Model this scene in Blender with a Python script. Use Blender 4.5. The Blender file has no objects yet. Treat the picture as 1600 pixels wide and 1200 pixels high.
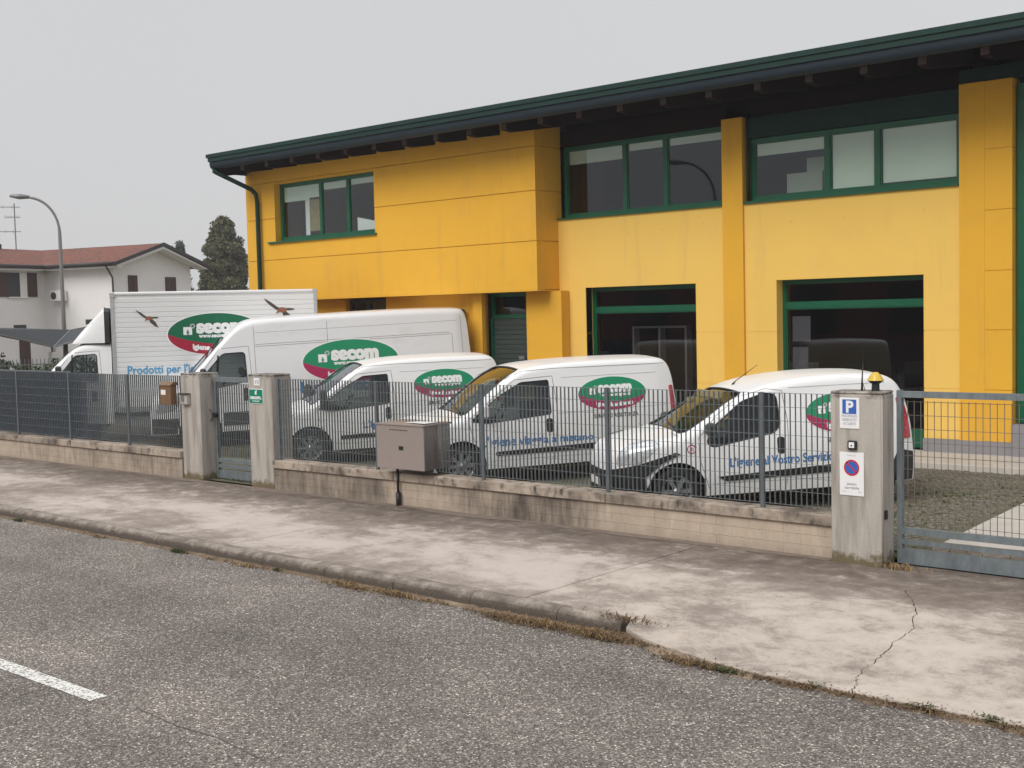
import bpy, bmesh, math, random
from mathutils import Vector, Matrix, noise
random.seed(7)
S = bpy.context.scene
COL = S.collection
rad = math.radians

# ------------------------------------------------------------------ camera
cam = bpy.data.cameras.new('camera'); camo = bpy.data.objects.new('camera', cam); COL.objects.link(camo)
Rv = Vector((0.75433755, 0.65604248, -0.02414809)); Uv = Vector((-0.02058885, 0.06040738, 0.99796145)); Wv = Vector((-0.65616382, 0.75230261, -0.05907472))
M = Matrix((Rv, Uv, -Wv)).transposed().to_4x4(); M.translation = Vector((0, 0, 2.55))
camo.matrix_world = M
cam.sensor_width = 36; cam.lens = 1900 / 1600 * 36; cam.clip_end = 2000; cam.clip_start = .05
S.camera = camo
# ------------------------------------------------------------------ sky, sun, exposure
W = bpy.data.worlds.new('World'); S.world = W; W.use_nodes = True
SUN_EL, SUN_ROT = rad(42), rad(181)
nt = W.node_tree; nt.nodes.clear()
def N(t, ty, **k):
    n = t.nodes.new(ty)
    for a, b in k.items():
        if a in n.inputs.keys() and not hasattr(n, a): n.inputs[a].default_value = b
        else: setattr(n, a, b)
    return n
wo = N(nt, 'ShaderNodeOutputWorld'); bg = N(nt, 'ShaderNodeBackground')
sky = N(nt, 'ShaderNodeTexSky', sky_type='NISHITA'); sky.sun_disc = False
sky.sun_elevation = SUN_EL; sky.sun_rotation = SUN_ROT; sky.dust_density = 4; sky.air_density = 1.5
tc = N(nt, 'ShaderNodeTexCoord'); sx = N(nt, 'ShaderNodeSeparateXYZ'); nt.links.new(tc.outputs['Generated'], sx.inputs[0])
rmp = N(nt, 'ShaderNodeValToRGB'); nt.links.new(sx.outputs['Z'], rmp.inputs[0])
e = rmp.color_ramp.elements; e[0].position = 0.0; e[0].color = (5.6, 5.6, 5.7, 1); e[1].position = 1.0; e[1].color = (12.5, 12.6, 12.9, 1)
m_ = e = rmp.color_ramp.elements.new(.34); m_.color = (5.9, 5.92, 6.05, 1)
# thin, very soft cloud variation of a closed overcast layer
nz = N(nt, 'ShaderNodeTexNoise'); nz.inputs['Scale'].default_value = 1.3; nz.inputs['Detail'].default_value = 3
nt.links.new(tc.outputs['Generated'], nz.inputs['Vector'])
mr = N(nt, 'ShaderNodeMapRange'); mr.inputs['To Min'].default_value = .92; mr.inputs['To Max'].default_value = 1.1
nt.links.new(nz.outputs['Fac'], mr.inputs['Value'])
mul = N(nt, 'ShaderNodeMix', data_type='RGBA', blend_type='MULTIPLY'); mul.inputs[0].default_value = 1
nt.links.new(rmp.outputs[0], mul.inputs[6]); nt.links.new(mr.outputs[0], mul.inputs[7])
mx = N(nt, 'ShaderNodeMix', data_type='RGBA'); mx.inputs[0].default_value = .93
nt.links.new(sky.outputs[0], mx.inputs[6]); nt.links.new(mul.outputs[2], mx.inputs[7])
nt.links.new(mx.outputs[2], bg.inputs[0]); bg.inputs[1].default_value = .085
nt.links.new(bg.outputs[0], wo.inputs[0])
sun = bpy.data.lights.new('sun', 'SUN'); sun.energy = 1.5; sun.angle = rad(35); sun.color = (1, .97, .93)
suno = bpy.data.objects.new('sun', sun); COL.objects.link(suno)
sd = Vector((math.sin(SUN_ROT) * math.cos(SUN_EL), math.cos(SUN_ROT) * math.cos(SUN_EL), math.sin(SUN_EL)))
suno.rotation_euler = sd.to_track_quat('Z', 'Y').to_euler(); suno.location = sd * 50
S.view_settings.view_transform = 'Standard'; S.view_settings.look = 'None'; S.view_settings.gamma = 1
S.view_settings.use_curve_mapping = False; S.view_settings.exposure = 0.42
S.render.engine = 'CYCLES'

# ------------------------------------------------------------------ materials
def mat(name, col, rough=.7, metal=0, bump=None, var=None, coat=0, spec=.5, dirt=None, fn=None):
    """bump=(scale,dist)  var=(scale,amount[,stretch])  dirt=(colour,scale,lo,hi)"""
    m = bpy.data.materials.new(name); m.use_nodes = True; t = m.node_tree; b = t.nodes['Principled BSDF']
    b.inputs['Base Color'].default_value = (*col, 1); b.inputs['Roughness'].default_value = rough; b.inputs['Metallic'].default_value = metal
    b.inputs['Coat Weight'].default_value = coat; b.inputs['Specular IOR Level'].default_value = spec
    co = N(t, 'ShaderNodeNewGeometry').outputs['Position']
    cur = None
    if var:
        mp = N(t, 'ShaderNodeMapping'); t.links.new(co, mp.inputs[0])
        if len(var) > 2: mp.inputs['Scale'].default_value = var[2]
        n = N(t, 'ShaderNodeTexNoise'); n.inputs['Scale'].default_value = var[0]; n.inputs['Detail'].default_value = 8; n.inputs['Roughness'].default_value = .65
        t.links.new(mp.outputs[0], n.inputs['Vector'])
        r = N(t, 'ShaderNodeMapRange'); r.inputs['From Min'].default_value = .3; r.inputs['From Max'].default_value = .7
        r.inputs['To Min'].default_value = 1 - var[1]; r.inputs['To Max'].default_value = 1 + var[1] * .6
        t.links.new(n.outputs['Fac'], r.inputs['Value'])
        x = N(t, 'ShaderNodeMix', data_type='RGBA', blend_type='MULTIPLY'); x.inputs[0].default_value = 1; x.inputs[6].default_value = (*col, 1)
        t.links.new(r.outputs[0], x.inputs[7]); cur = x.outputs[2]
    if dirt:
        dl = dirt if isinstance(dirt, list) else [dirt]
        for dc, sc, lo, hi, *st in dl:
            mp = N(t, 'ShaderNodeMapping'); t.links.new(co, mp.inputs[0])
            if st: mp.inputs['Scale'].default_value = st[0]; mp.inputs['Location'].default_value = (3.1 * sc, 1.7, .4)
            n = N(t, 'ShaderNodeTexNoise'); n.inputs['Scale'].default_value = sc; n.inputs['Detail'].default_value = 9; n.inputs['Roughness'].default_value = .6
            t.links.new(mp.outputs[0], n.inputs['Vector'])
            r = N(t, 'ShaderNodeMapRange'); r.inputs['From Min'].default_value = lo; r.inputs['From Max'].default_value = hi
            t.links.new(n.outputs['Fac'], r.inputs['Value'])
            x = N(t, 'ShaderNodeMix', data_type='RGBA'); t.links.new(r.outputs[0], x.inputs[0]); x.inputs[7].default_value = (*dc, 1)
            if cur: t.links.new(cur, x.inputs[6])
            else: x.inputs[6].default_value = (*col, 1)
            cur = x.outputs[2]
    if fn: cur = fn(t, b, co, cur)
    if cur: t.links.new(cur, b.inputs['Base Color'])
    if bump:
        n = N(t, 'ShaderNodeTexNoise'); n.inputs['Scale'].default_value = bump[0]; n.inputs['Detail'].default_value = 6
        t.links.new(co, n.inputs['Vector'])
        bp = N(t, 'ShaderNodeBump'); bp.inputs['Distance'].default_value = bump[1]; bp.inputs['Strength'].default_value = .8
        t.links.new(n.outputs['Fac'], bp.inputs['Height']); t.links.new(bp.outputs[0], b.inputs['Normal'])
    return m

def asphalt_fn(t, b, co, cur):
    v = N(t, 'ShaderNodeTexVoronoi'); v.inputs['Scale'].default_value = 84
    t.links.new(co, v.inputs['Vector'])
    s = N(t, 'ShaderNodeSeparateColor'); t.links.new(v.outputs['Color'], s.inputs[0])
    r = N(t, 'ShaderNodeValToRGB'); t.links.new(s.outputs[0], r.inputs[0])
    el = r.color_ramp.elements; el[0].position = 0; el[0].color = (.07, .058, .05, 1); el[1].position = 1; el[1].color = (.7, .64, .56, 1)
    q = el.new(.55); q.color = (.175, .15, .131, 1); q = el.new(.9); q.color = (.29, .255, .226, 1)
    v2 = N(t, 'ShaderNodeTexVoronoi'); v2.inputs['Scale'].default_value = 140; t.links.new(co, v2.inputs['Vector'])
    s2 = N(t, 'ShaderNodeSeparateColor'); t.links.new(v2.outputs['Color'], s2.inputs[0])
    r2 = N(t, 'ShaderNodeMapRange'); r2.inputs['To Min'].default_value = .62; r2.inputs['To Max'].default_value = 1.3; t.links.new(s2.outputs[1], r2.inputs[0])
    x = N(t, 'ShaderNodeMix', data_type='RGBA', blend_type='MULTIPLY'); x.inputs[0].default_value = 1
    t.links.new(r.outputs[0], x.inputs[6]); t.links.new(r2.outputs[0], x.inputs[7])
    n = N(t, 'ShaderNodeTexNoise'); n.inputs['Scale'].default_value = .9; n.inputs['Detail'].default_value = 7; t.links.new(co, n.inputs['Vector'])
    r3 = N(t, 'ShaderNodeMapRange'); r3.inputs['From Min'].default_value = .3; r3.inputs['From Max'].default_value = .7
    r3.inputs['To Min'].default_value = .82; r3.inputs['To Max'].default_value = 1.14; t.links.new(n.outputs['Fac'], r3.inputs[0])
    m4 = N(t, 'ShaderNodeMapping'); m4.inputs['Scale'].default_value = (.09, .8, 1); t.links.new(co, m4.inputs[0])
    n4 = N(t, 'ShaderNodeTexNoise'); n4.inputs['Scale'].default_value = 1.4; n4.inputs['Detail'].default_value = 4; t.links.new(m4.outputs[0], n4.inputs['Vector'])
    r4 = N(t, 'ShaderNodeMapRange'); r4.inputs['From Min'].default_value = .35; r4.inputs['From Max'].default_value = .65; r4.inputs['To Min'].default_value = .82; r4.inputs['To Max'].default_value = 1.08; t.links.new(n4.outputs['Fac'], r4.inputs[0])
    x4 = N(t, 'ShaderNodeMix', data_type='RGBA', blend_type='MULTIPLY'); x4.inputs[0].default_value = 1; t.links.new(x.outputs[2], x4.inputs[6]); t.links.new(r4.outputs[0], x4.inputs[7]); x = x4
    y = N(t, 'ShaderNodeMix', data_type='RGBA', blend_type='MULTIPLY'); y.inputs[0].default_value = 1
    t.links.new(x.outputs[2], y.inputs[6]); t.links.new(r3.outputs[0], y.inputs[7])
    bp = N(t, 'ShaderNodeBump'); bp.inputs['Distance'].default_value = .008; bp.inputs['Strength'].default_value = .9
    t.links.new(v.outputs['Distance'], bp.inputs['Height']); t.links.new(bp.outputs[0], b.inputs['Normal'])
    return y.outputs[2]
def worn_fn(t, b, co, cur):
    n = N(t, 'ShaderNodeTexNoise'); n.inputs['Scale'].default_value = 45; n.inputs['Detail'].default_value = 5; t.links.new(co, n.inputs['Vector'])
    r = N(t, 'ShaderNodeMapRange'); r.inputs['From Min'].default_value = .49; r.inputs['From Max'].default_value = .6; t.links.new(n.outputs['Fac'], r.inputs[0])
    x = N(t, 'ShaderNodeMix', data_type='RGBA'); x.inputs[6].default_value = (.68, .67, .63, 1); x.inputs[7].default_value = (.2, .18, .17, 1)
    t.links.new(r.outputs[0], x.inputs[0]); return x.outputs[2]
def wallstain_fn(t, b, co, cur):
    # black weathering of the low wall: strongest between the cabinet and the next cap joint, and left of the gate
    s = N(t, 'ShaderNodeSeparateXYZ'); t.links.new(co, s.inputs[0])
    r = N(t, 'ShaderNodeValToRGB'); mp = N(t, 'ShaderNodeMapRange'); mp.inputs['From Min'].default_value = -23; mp.inputs['From Max'].default_value = -5
    t.links.new(s.outputs['X'], mp.inputs[0]); t.links.new(mp.outputs[0], r.inputs[0])
    el = r.color_ramp.elements; el[0].position = 0; el[0].color = (.1,) * 3 + (1,); el[1].position = 1; el[1].color = (.08,) * 3 + (1,)
    for p, v in ((.1, .3), (.18, .5), (.24, .42), (.34, .62), (.38, .4), (.475, .75), (.6, .72), (.625, .1), (.665, .05), (.69, .6), (.74, .95), (.78, .9), (.81, .25), (.84, .0)):
        q = el.new(p); q.color = (v, v, v, 1)
    m2 = N(t, 'ShaderNodeMapping'); m2.inputs['Scale'].default_value = (11, 11, 1.6); t.links.new(co, m2.inputs[0])
    n = N(t, 'ShaderNodeTexNoise'); n.inputs['Scale'].default_value = 1; n.inputs['Detail'].default_value = 8; n.inputs['Roughness'].default_value = .75; t.links.new(m2.outputs[0], n.inputs['Vector'])
    n6 = N(t, 'ShaderNodeTexNoise'); n6.inputs['Scale'].default_value = 1.7; n6.inputs['Detail'].default_value = 7; t.links.new(co, n6.inputs['Vector'])
    a0 = N(t, 'ShaderNodeMath', operation='MULTIPLY_ADD'); a0.inputs[1].default_value = 1.3; t.links.new(n6.outputs['Fac'], a0.inputs[0]); t.links.new(r.outputs[0], a0.inputs[2])
    a = N(t, 'ShaderNodeMath', operation='MULTIPLY_ADD'); a.inputs[1].default_value = 1.7; t.links.new(n.outputs['Fac'], a.inputs[0]); t.links.new(a0.outputs[0], a.inputs[2])
    k = N(t, 'ShaderNodeMapRange'); k.inputs['From Min'].default_value = 1.62; k.inputs['From Max'].default_value = 2.65; k.inputs['To Max'].default_value = .93
    t.links.new(a.outputs[0], k.inputs[0])
    fz = N(t, 'ShaderNodeMapRange'); fz.inputs[1].default_value = .12; fz.inputs[2].default_value = -.02; fz.inputs[4].default_value = .55; t.links.new(s.outputs['Z'], fz.inputs[0])
    fm = N(t, 'ShaderNodeMath', operation='MULTIPLY'); t.links.new(fz.outputs[0], fm.inputs[0]); t.links.new(n.outputs['Fac'], fm.inputs[1])
    mxx = N(t, 'ShaderNodeMath', operation='MAXIMUM'); t.links.new(k.outputs[0], mxx.inputs[0]); t.links.new(fm.outputs[0], mxx.inputs[1])
    x = N(t, 'ShaderNodeMix', data_type='RGBA'); t.links.new(mxx.outputs[0], x.inputs[0]); t.links.new(cur, x.inputs[6]); x.inputs[7].default_value = (.065, .053, .045, 1)
    return x.outputs[2]

M_ = {}
M_['asphalt'] = mat('asphalt', (.2, .19, .18), .9, fn=asphalt_fn)
M_['line'] = mat('worn road paint', (.8, .8, .78), .8, fn=worn_fn)
def pave_fn(light, kerbside=.0, wall=1.0):
    """weathered cast concrete: pale worn surface, brown grey film, dark algae near the wall foot, fine grit"""
    def fn(t, b, co, cur):
        def L(a, c): t.links.new(a, c)
        def noise_(sc, det, ro, st=(1, 1, 1), loc=(0, 0, 0)):
            m = N(t, 'ShaderNodeMapping'); m.inputs['Scale'].default_value = st; m.inputs['Location'].default_value = loc; L(co, m.inputs[0])
            n = N(t, 'ShaderNodeTexNoise'); n.inputs['Scale'].default_value = sc; n.inputs['Detail'].default_value = det; n.inputs['Roughness'].default_value = ro; n.inputs['Distortion'].default_value = .4; L(m.outputs[0], n.inputs['Vector']); return n.outputs['Fac']
        def math_(op, a, c):
            m = N(t, 'ShaderNodeMath', operation=op)
            for i, v in enumerate((a, c)):
                if hasattr(v, 'is_linked'): L(v, m.inputs[i])
                else: m.inputs[i].default_value = v
            return m.outputs[0]
        def rng(v, a, c, lo=0., hi=1.):
            r = N(t, 'ShaderNodeMapRange'); r.inputs[1].default_value = a; r.inputs[2].default_value = c; r.inputs[3].default_value = lo; r.inputs[4].default_value = hi; L(v, r.inputs[0]); return r.outputs[0]
        sp = N(t, 'ShaderNodeSeparateXYZ'); L(co, sp.inputs[0])
        big = noise_(.6, 12, .68, (.8, 1, 1)); mid = noise_(3.5, 10, .75, (1, 1.15, 1), (5, 2, 0)); fine = noise_(42, 6, .8)
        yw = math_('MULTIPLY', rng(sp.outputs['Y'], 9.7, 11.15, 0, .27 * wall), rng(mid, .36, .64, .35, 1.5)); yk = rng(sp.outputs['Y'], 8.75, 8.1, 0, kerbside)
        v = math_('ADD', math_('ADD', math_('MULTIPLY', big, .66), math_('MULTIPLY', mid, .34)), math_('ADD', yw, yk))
        v = math_('ADD', v, rng(fine, .3, .7, -.05, .05))
        r = N(t, 'ShaderNodeValToRGB'); L(v, r.inputs[0]); el = r.color_ramp.elements
        el[0].position = .43; el[0].color = (*light, 1); el[1].position = .9; el[1].color = (.095, .072, .056, 1)
        for p, c in ((.485, (light[0] * .86, light[1] * .845, light[2] * .83)), (.53, (.3, .252, .215)), (.59, (.22, .18, .15)), (.7, (.15, .117, .094))):
            q = el.new(p); q.color = (*c, 1)
        g = rng(fine, .25, .75, .84, 1.12)
        x = N(t, 'ShaderNodeMix', data_type='RGBA', blend_type='MULTIPLY'); x.inputs[0].default_value = 1; L(r.outputs[0], x.inputs[6]); L(g, x.inputs[7])
        # small dark pock marks
        pk = noise_(15, 5, .6, (1, 1.7, 1), (1, 8, 0)); pm = rng(pk, .7, .73)
        y = N(t, 'ShaderNodeMix', data_type='RGBA'); L(pm, y.inputs[0]); L(x.outputs[2], y.inputs[6]); y.inputs[7].default_value = (.1, .08, .065, 1)
        return y.outputs[2]
    return fn
M_['pave'] = mat('pavement concrete', (.5, .425, .36), .9, bump=(60, .006), fn=pave_fn((.48, .42, .37), .04))
M_['drive'] = mat('driveway concrete', (.52, .455, .39), .9, bump=(70, .005), fn=pave_fn((.5, .435, .375), 0, 1.0))
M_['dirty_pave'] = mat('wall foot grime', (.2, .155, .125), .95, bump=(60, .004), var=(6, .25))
def kerb_fn(t, b, co, cur):
    s = N(t, 'ShaderNodeSeparateXYZ'); t.links.new(co, s.inputs[0])
    n = N(t, 'ShaderNodeTexNoise'); n.inputs['Scale'].default_value = 7; n.inputs['Detail'].default_value = 9; n.inputs['Roughness'].default_value = .75; t.links.new(co, n.inputs['Vector'])
    m = N(t, 'ShaderNodeMath', operation='MULTIPLY_ADD'); m.inputs[1].default_value = -5.0; t.links.new(s.outputs['Z'], m.inputs[0]); t.links.new(n.outputs['Fac'], m.inputs[2])
    r = N(t, 'ShaderNodeMapRange'); r.inputs[1].default_value = .45; r.inputs[2].default_value = .8; t.links.new(m.outputs[0], r.inputs[0])
    x = N(t, 'ShaderNodeMix', data_type='RGBA'); t.links.new(r.outputs[0], x.inputs[0]); t.links.new(cur, x.inputs[6]); x.inputs[7].default_value = (.085, .068, .054, 1); return x.outputs[2]
M_['kerb'] = mat('kerb stone', (.33, .28, .235), .92, bump=(40, .012), var=(9, .45), dirt=((.15, .12, .098), 3, .45, .62), fn=kerb_fn)
M_['soil'] = mat('gutter soil', (.17, .12, .08), 1, dirt=((.3, .23, .16), 2.5, .5, .7), bump=(50, .02), var=(14, .45))
M_['block'] = mat('wall block', (.47, .385, .3), .92, bump=(45, .006), var=(5, .22, (1, 1, .4)), fn=wallstain_fn)
M_['cap'] = mat('wall cap stone', (.4, .33, .265), .92, bump=(35, .008), var=(7, .35, (.5, 1, 1)), dirt=[((.1, .078, .062), 1.6, .45, .66), ((.07, .055, .045), 9, .52, .68, (1, 1, .5))])
M_['mortar'] = mat('mortar', (.22, .18, .145), .95, bump=(60, .005), var=(6, .3))
def pillar_fn(t, b, co, cur):
    s = N(t, 'ShaderNodeSeparateXYZ'); t.links.new(co, s.inputs[0])
    n = N(t, 'ShaderNodeTexNoise'); n.inputs['Scale'].default_value = 9; n.inputs['Detail'].default_value = 9; n.inputs['Roughness'].default_value = .7; t.links.new(co, n.inputs['Vector'])
    out = cur
    for z0, z1, amp, c in ((.26, .0, .62, (.12, .09, .035)), (1.5, 1.72, .5, (.1, .085, .07))):
        r = N(t, 'ShaderNodeMapRange'); r.inputs[1].default_value = z0; r.inputs[2].default_value = z1; r.inputs[4].default_value = amp; t.links.new(s.outputs['Z'], r.inputs[0])
        a = N(t, 'ShaderNodeMath', operation='ADD'); t.links.new(r.outputs[0], a.inputs[0]); t.links.new(n.outputs['Fac'], a.inputs[1])
        k = N(t, 'ShaderNodeMapRange'); k.inputs[1].default_value = .82; k.inputs[2].default_value = .98; k.inputs[4].default_value = .9; t.links.new(a.outputs[0], k.inputs[0])
        x = N(t, 'ShaderNodeMix', data_type='RGBA'); t.links.new(k.outputs[0], x.inputs[0]); t.links.new(out, x.inputs[6]); x.inputs[7].default_value = (*c, 1); out = x.outputs[2]
    return out
M_['pillar'] = mat('pillar concrete', (.42, .385, .345), .9, fn=pillar_fn, bump=(50, .004), var=(4, .12, (2, 2, .7)),
                   dirt=[((.2, .175, .15), 2.3, .48, .75, (4, 4, .35)), ((.16, .13, .11), 26, .68, .75)])
M_['pillar_top'] = mat('pillar top grime', (.2, .17, .145), .95, var=(10, .4))
M_['moss'] = mat('pillar foot moss', (.19, .145, .06), 1, bump=(60, .01), var=(25, .5))
M_['galv'] = mat('galvanised steel', (.185, .205, .215), .5, .35, var=(14, .18))
M_['galv_d'] = mat('dark fence post', (.125, .145, .158), .5, .3, var=(9, .15))
M_['galv_l'] = mat('gate steel', (.19, .22, .235), .5, .3, var=(5, .3, (3, 3, 1)))
M_['meshwire'] = mat('gate wire', (.16, .14, .125), .7, .1)
M_['net'] = mat('shade net', (.048, .064, .1), .85, var=(3, .25, (1, 1, 3)))
M_['yel'] = mat('orange yellow render', (.76, .405, .03), .85, bump=(120, .002), var=(.7, .035), dirt=[((.66, .35, .04), 1.2, .5, .85), ((.6, .33, .05), 1.6, .55, .85, (2.2, 2.2, .2))])
M_['yel2'] = mat('pale yellow render', (.83, .53, .115), .85, bump=(120, .002), var=(.6, .03), dirt=[((.78, .5, .13), 1.4, .5, .85), ((.66, .43, .12), 1.6, .55, .85, (2.2, 2.2, .2))])
M_['green'] = mat('green painted frame', (.003, .095, .044), .35, 0, var=(3, .1))
M_['green_d'] = mat('dark green metal', (.009, .034, .027), .6, 0, spec=.25, var=(2, .12))
M_['gutter'] = mat('blue grey gutter', (.012, .024, .034), .6, 0, spec=.3, var=(2, .12))
M_['maroon'] = mat('dark stained timber', (.018, .006, .007), .9, spec=.1, var=(20, .3, (1, 6, 1)))
M_['rafter_end'] = mat('pale rafter end', (.075, .055, .05), .9, spec=.1)  # end faces get a paler colour than the rafter timber
M_['rafter'] = mat('rafter timber', (.02, .01, .01), .9, spec=.1, var=(20, .3))
M_['plinth'] = mat('grey plinth', (.24, .23, .24), .9, bump=(60, .003), var=(2, .08))
M_['walk'] = mat('yard footpath', (.5, .455, .4), .9, var=(3, .12), bump=(50, .003))
M_['yard'] = mat('grass paver yard', (.14, .125, .085), 1, bump=(30, .03), var=(5, .3), dirt=[((.055, .065, .02), 1.1, .5, .68), ((.03, .026, .018), 22, .58, .68, (1, 3, 1))])
M_['grass'] = mat('short grass', (.07, .095, .028), .9, var=(8, .4))
M_['dry_d'] = mat('brown dead grass', (.13, .08, .035), .95, var=(12, .45))
M_['dry'] = mat('dry grass', (.31, .2, .09), .95, var=(12, .45))
M_['weed'] = mat('green weed', (.075, .085, .03), .8, var=(15, .3))
M_['ground'] = mat('ground', (.13, .12, .08), 1, var=(.5, .3))
M_['paint'] = mat('white van paint', (.78, .78, .775), .36, 0, coat=.3, dirt=((.6, .59, .56), 1.8, .6, .95, (1, 1, 3)))
M_['paint_g'] = mat('grey white van paint', (.74, .745, .755), .38, 0, coat=.3, dirt=((.55, .54, .52), 1.8, .58, .95, (1, 1, 3)))
M_['alu'] = mat('aluminium corner rail', (.55, .56, .57), .35, .6, var=(6, .1))
M_['slat'] = mat('white box slat', (.74, .745, .74), .4, 0, coat=.2, dirt=((.52, .5, .47), 1.5, .6, .95, (1, 1, 3)))
M_['black'] = mat('black plastic', (.013, .013, .014), .5, var=(8, .3))
M_['black2'] = mat('charcoal bumper', (.03, .031, .033), .55, var=(6, .2))
M_['seam'] = mat('door gap', (.16, .16, .165), .7)
M_['seam_l'] = mat('pressed crease', (.5, .5, .51), .5)
M_['seat'] = mat('seat fabric', (.035, .036, .04), .9)
M_['tan'] = mat('tan curtain', (.3, .24, .11), .9, var=(9, .2))
M_['tyre'] = mat('tyre rubber', (.018, .018, .018), .85)
M_['rim'] = mat('wheel cover', (.33, .34, .35), .35, .6, var=(12, .15))
M_['lamp_r'] = mat('red lamp lens', (.45, .015, .025), .15, coat=1)
M_['lamp_w'] = mat('headlight lens', (.62, .64, .66), .12, .3, coat=1, var=(16, .25))
M_['dgreen'] = mat('decal green', (.0, .24, .105), .4)
M_['dred'] = mat('decal crimson', (.38, .012, .085), .4)
M_['dgreen_t'] = mat('truck decal green', (.0, .125, .055), .4)
M_['dred_t'] = mat('truck decal red', (.36, .008, .035), .4)
M_['dwhite'] = mat('decal white', (.82, .82, .82), .4)
M_['dblue'] = mat('decal blue', (.02, .165, .44), .4)
M_['dblue_t'] = mat('truck decal blue', (.045, .3, .56), .4)
M_['dblack'] = mat('decal black', (.04, .04, .04), .5)
M_['dbird'] = mat('decal bird wing', (.075, .055, .05), .6, var=(30, .5))
M_['dbird2'] = mat('decal bird body', (.26, .1, .05), .6)
M_['tfade'] = mat('sign lettering', (.33, .34, .37), .6)
M_['signw'] = mat('sign white', (.78, .78, .78), .4)
M_['signb'] = mat('sign blue', (.035, .115, .45), .4)
M_['signr'] = mat('sign red', (.5, .03, .04), .4)
M_['signg'] = mat('sign green', (0, .2, .115), .35)
M_['steel'] = mat('stainless cabinet', (.37, .315, .29), .36, .35, var=(2.5, .06))
M_['steel_s'] = mat('stainless cabinet side', (.3, .27, .255), .28, .7, var=(5, .25, (5, 5, .5)))
M_['brown'] = mat('brown mailbox', (.17, .095, .045), .5, var=(8, .12))
M_['amber'] = mat('amber lamp', (.62, .4, .02), .25, coat=.5)
M_['hwall'] = mat('house render', (.82, .8, .79), .9, var=(.5, .05))
M_['htile'] = mat('roof tiles', (.22, .066, .038), .85, bump=(8, .05), var=(5, .5, (1, 1, 1)), dirt=[((.1, .055, .04), 2.2, .45, .7), ((.07, .04, .03), 6, .5, .62, (1, 1, 3))])
M_['hwood'] = mat('house shutter', (.06, .024, .02), .7)
M_['hdark'] = mat('house gutter', (.035, .03, .03), .6)
M_['shade'] = mat('carport mesh', (.035, .04, .047), .8, var=(2, .15))
M_['leaf'] = mat('dark evergreen leaves', (.115, .112, .05), .8, var=(.9, .5))
M_['leaf2'] = mat('grey conifer needles', (.07, .085, .07), .85, var=(.9, .4))
M_['hedge'] = mat('hedge leaves', (.06, .095, .025), .85, var=(2, .4))
M_['bark'] = mat('bark', (.09, .07, .05), .9)
M_['brick'] = mat('brick building', (.2, .055, .05), .9, var=(1, .2))
M_['room'] = mat('dark room', (.025, .02, .02), .9)
M_['blind'] = mat('roller blind', (.7, .78, .66), .85)
M_['roomw'] = mat('white furniture', (.6, .6, .6), .7)
M_['roomo'] = mat('office wall', (.09, .11, .17), .9)
M_['poster'] = mat('paper notice', (.5, .5, .5), .8)
M_['shutter_d'] = mat('dark roller shutter', (.035, .05, .045), .5)
M_['lampg'] = mat('lamp post zinc', (.22, .22, .22), .5, .4)

def glass(name, tint, k=1.0, ior=1.5):
    m = bpy.data.materials.new(name); m.use_nodes = True; t = m.node_tree; t.nodes.clear()
    o = N(t, 'ShaderNodeOutputMaterial'); a = N(t, 'ShaderNodeBsdfTransparent'); a.inputs[0].default_value = (*tint, 1)
    g = N(t, 'ShaderNodeBsdfGlossy'); g.inputs['Roughness'].default_value = .015; g.inputs[0].default_value = (.88, .93, 1, 1)
    f = N(t, 'ShaderNodeFresnel'); f.inputs[0].default_value = ior
    mm = N(t, 'ShaderNodeMath', operation='MULTIPLY'); mm.inputs[1].default_value = k; mm.use_clamp = True
    x = N(t, 'ShaderNodeMixShader'); bk = N(t, 'ShaderNodeNewGeometry'); iv = N(t, 'ShaderNodeMath', operation='SUBTRACT'); iv.inputs[0].default_value = 1; t.links.new(bk.outputs['Backfacing'], iv.inputs[1]); m5 = N(t, 'ShaderNodeMath', operation='MULTIPLY'); t.links.new(f.outputs[0], mm.inputs[0]); t.links.new(mm.outputs[0], m5.inputs[0]); t.links.new(iv.outputs[0], m5.inputs[1]); t.links.new(m5.outputs[0], x.inputs[0])
    t.links.new(a.outputs[0], x.inputs[1]); t.links.new(g.outputs[0], x.inputs[2]); t.links.new(x.outputs[0], o.inputs[0]); return m
M_['glass'] = glass('window glass', (.88, .91, .9), 1.5)
M_['glass_d'] = glass('shop window glass', (.6, .6, .62), 1.7)
M_['glass_v'] = glass('van window glass', (.47, .52, .51), 1.1)

# ------------------------------------------------------------------ mesh helpers
def tag(o, label=None, cat=None, group=None, kind=None):
    if label: o['label'] = label
    if cat: o['category'] = cat
    if group: o['group'] = group
    if kind: o['kind'] = kind
    return o
def thing(name, label, cat, loc=(0, 0, 0), rz=0, group=None):
    o = bpy.data.objects.new(name, None); COL.objects.link(o); o.location = loc; o.rotation_euler = (0, 0, rz); o.empty_display_size = .2
    return tag(o, label, cat, group)
def obj(name, me, m, parent=None, loc=None, smooth=False):
    if isinstance(me, bmesh.types.BMesh):
        d = bpy.data.meshes.new(name); me.to_mesh(d); me.free(); me = d
    if m is not None and not me.materials:
        for q in (m if isinstance(m, (list, tuple)) else [m]): me.materials.append(M_[q] if isinstance(q, str) else q)
    if smooth:
        me.shade_smooth()
        me.set_sharp_from_angle(angle=rad(40))
    o = bpy.data.objects.new(name, me); COL.objects.link(o)
    if parent: o.parent = parent
    if loc: o.location = loc
    return o
def inst(o, name=None, parent=None, loc=None, rz=None):
    c = o.copy(); COL.objects.link(c)
    if name: c.name = name
    if parent: c.parent = parent
    if loc is not None: c.location = loc
    if rz is not None: c.rotation_euler = (0, 0, rz)
    return c
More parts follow.
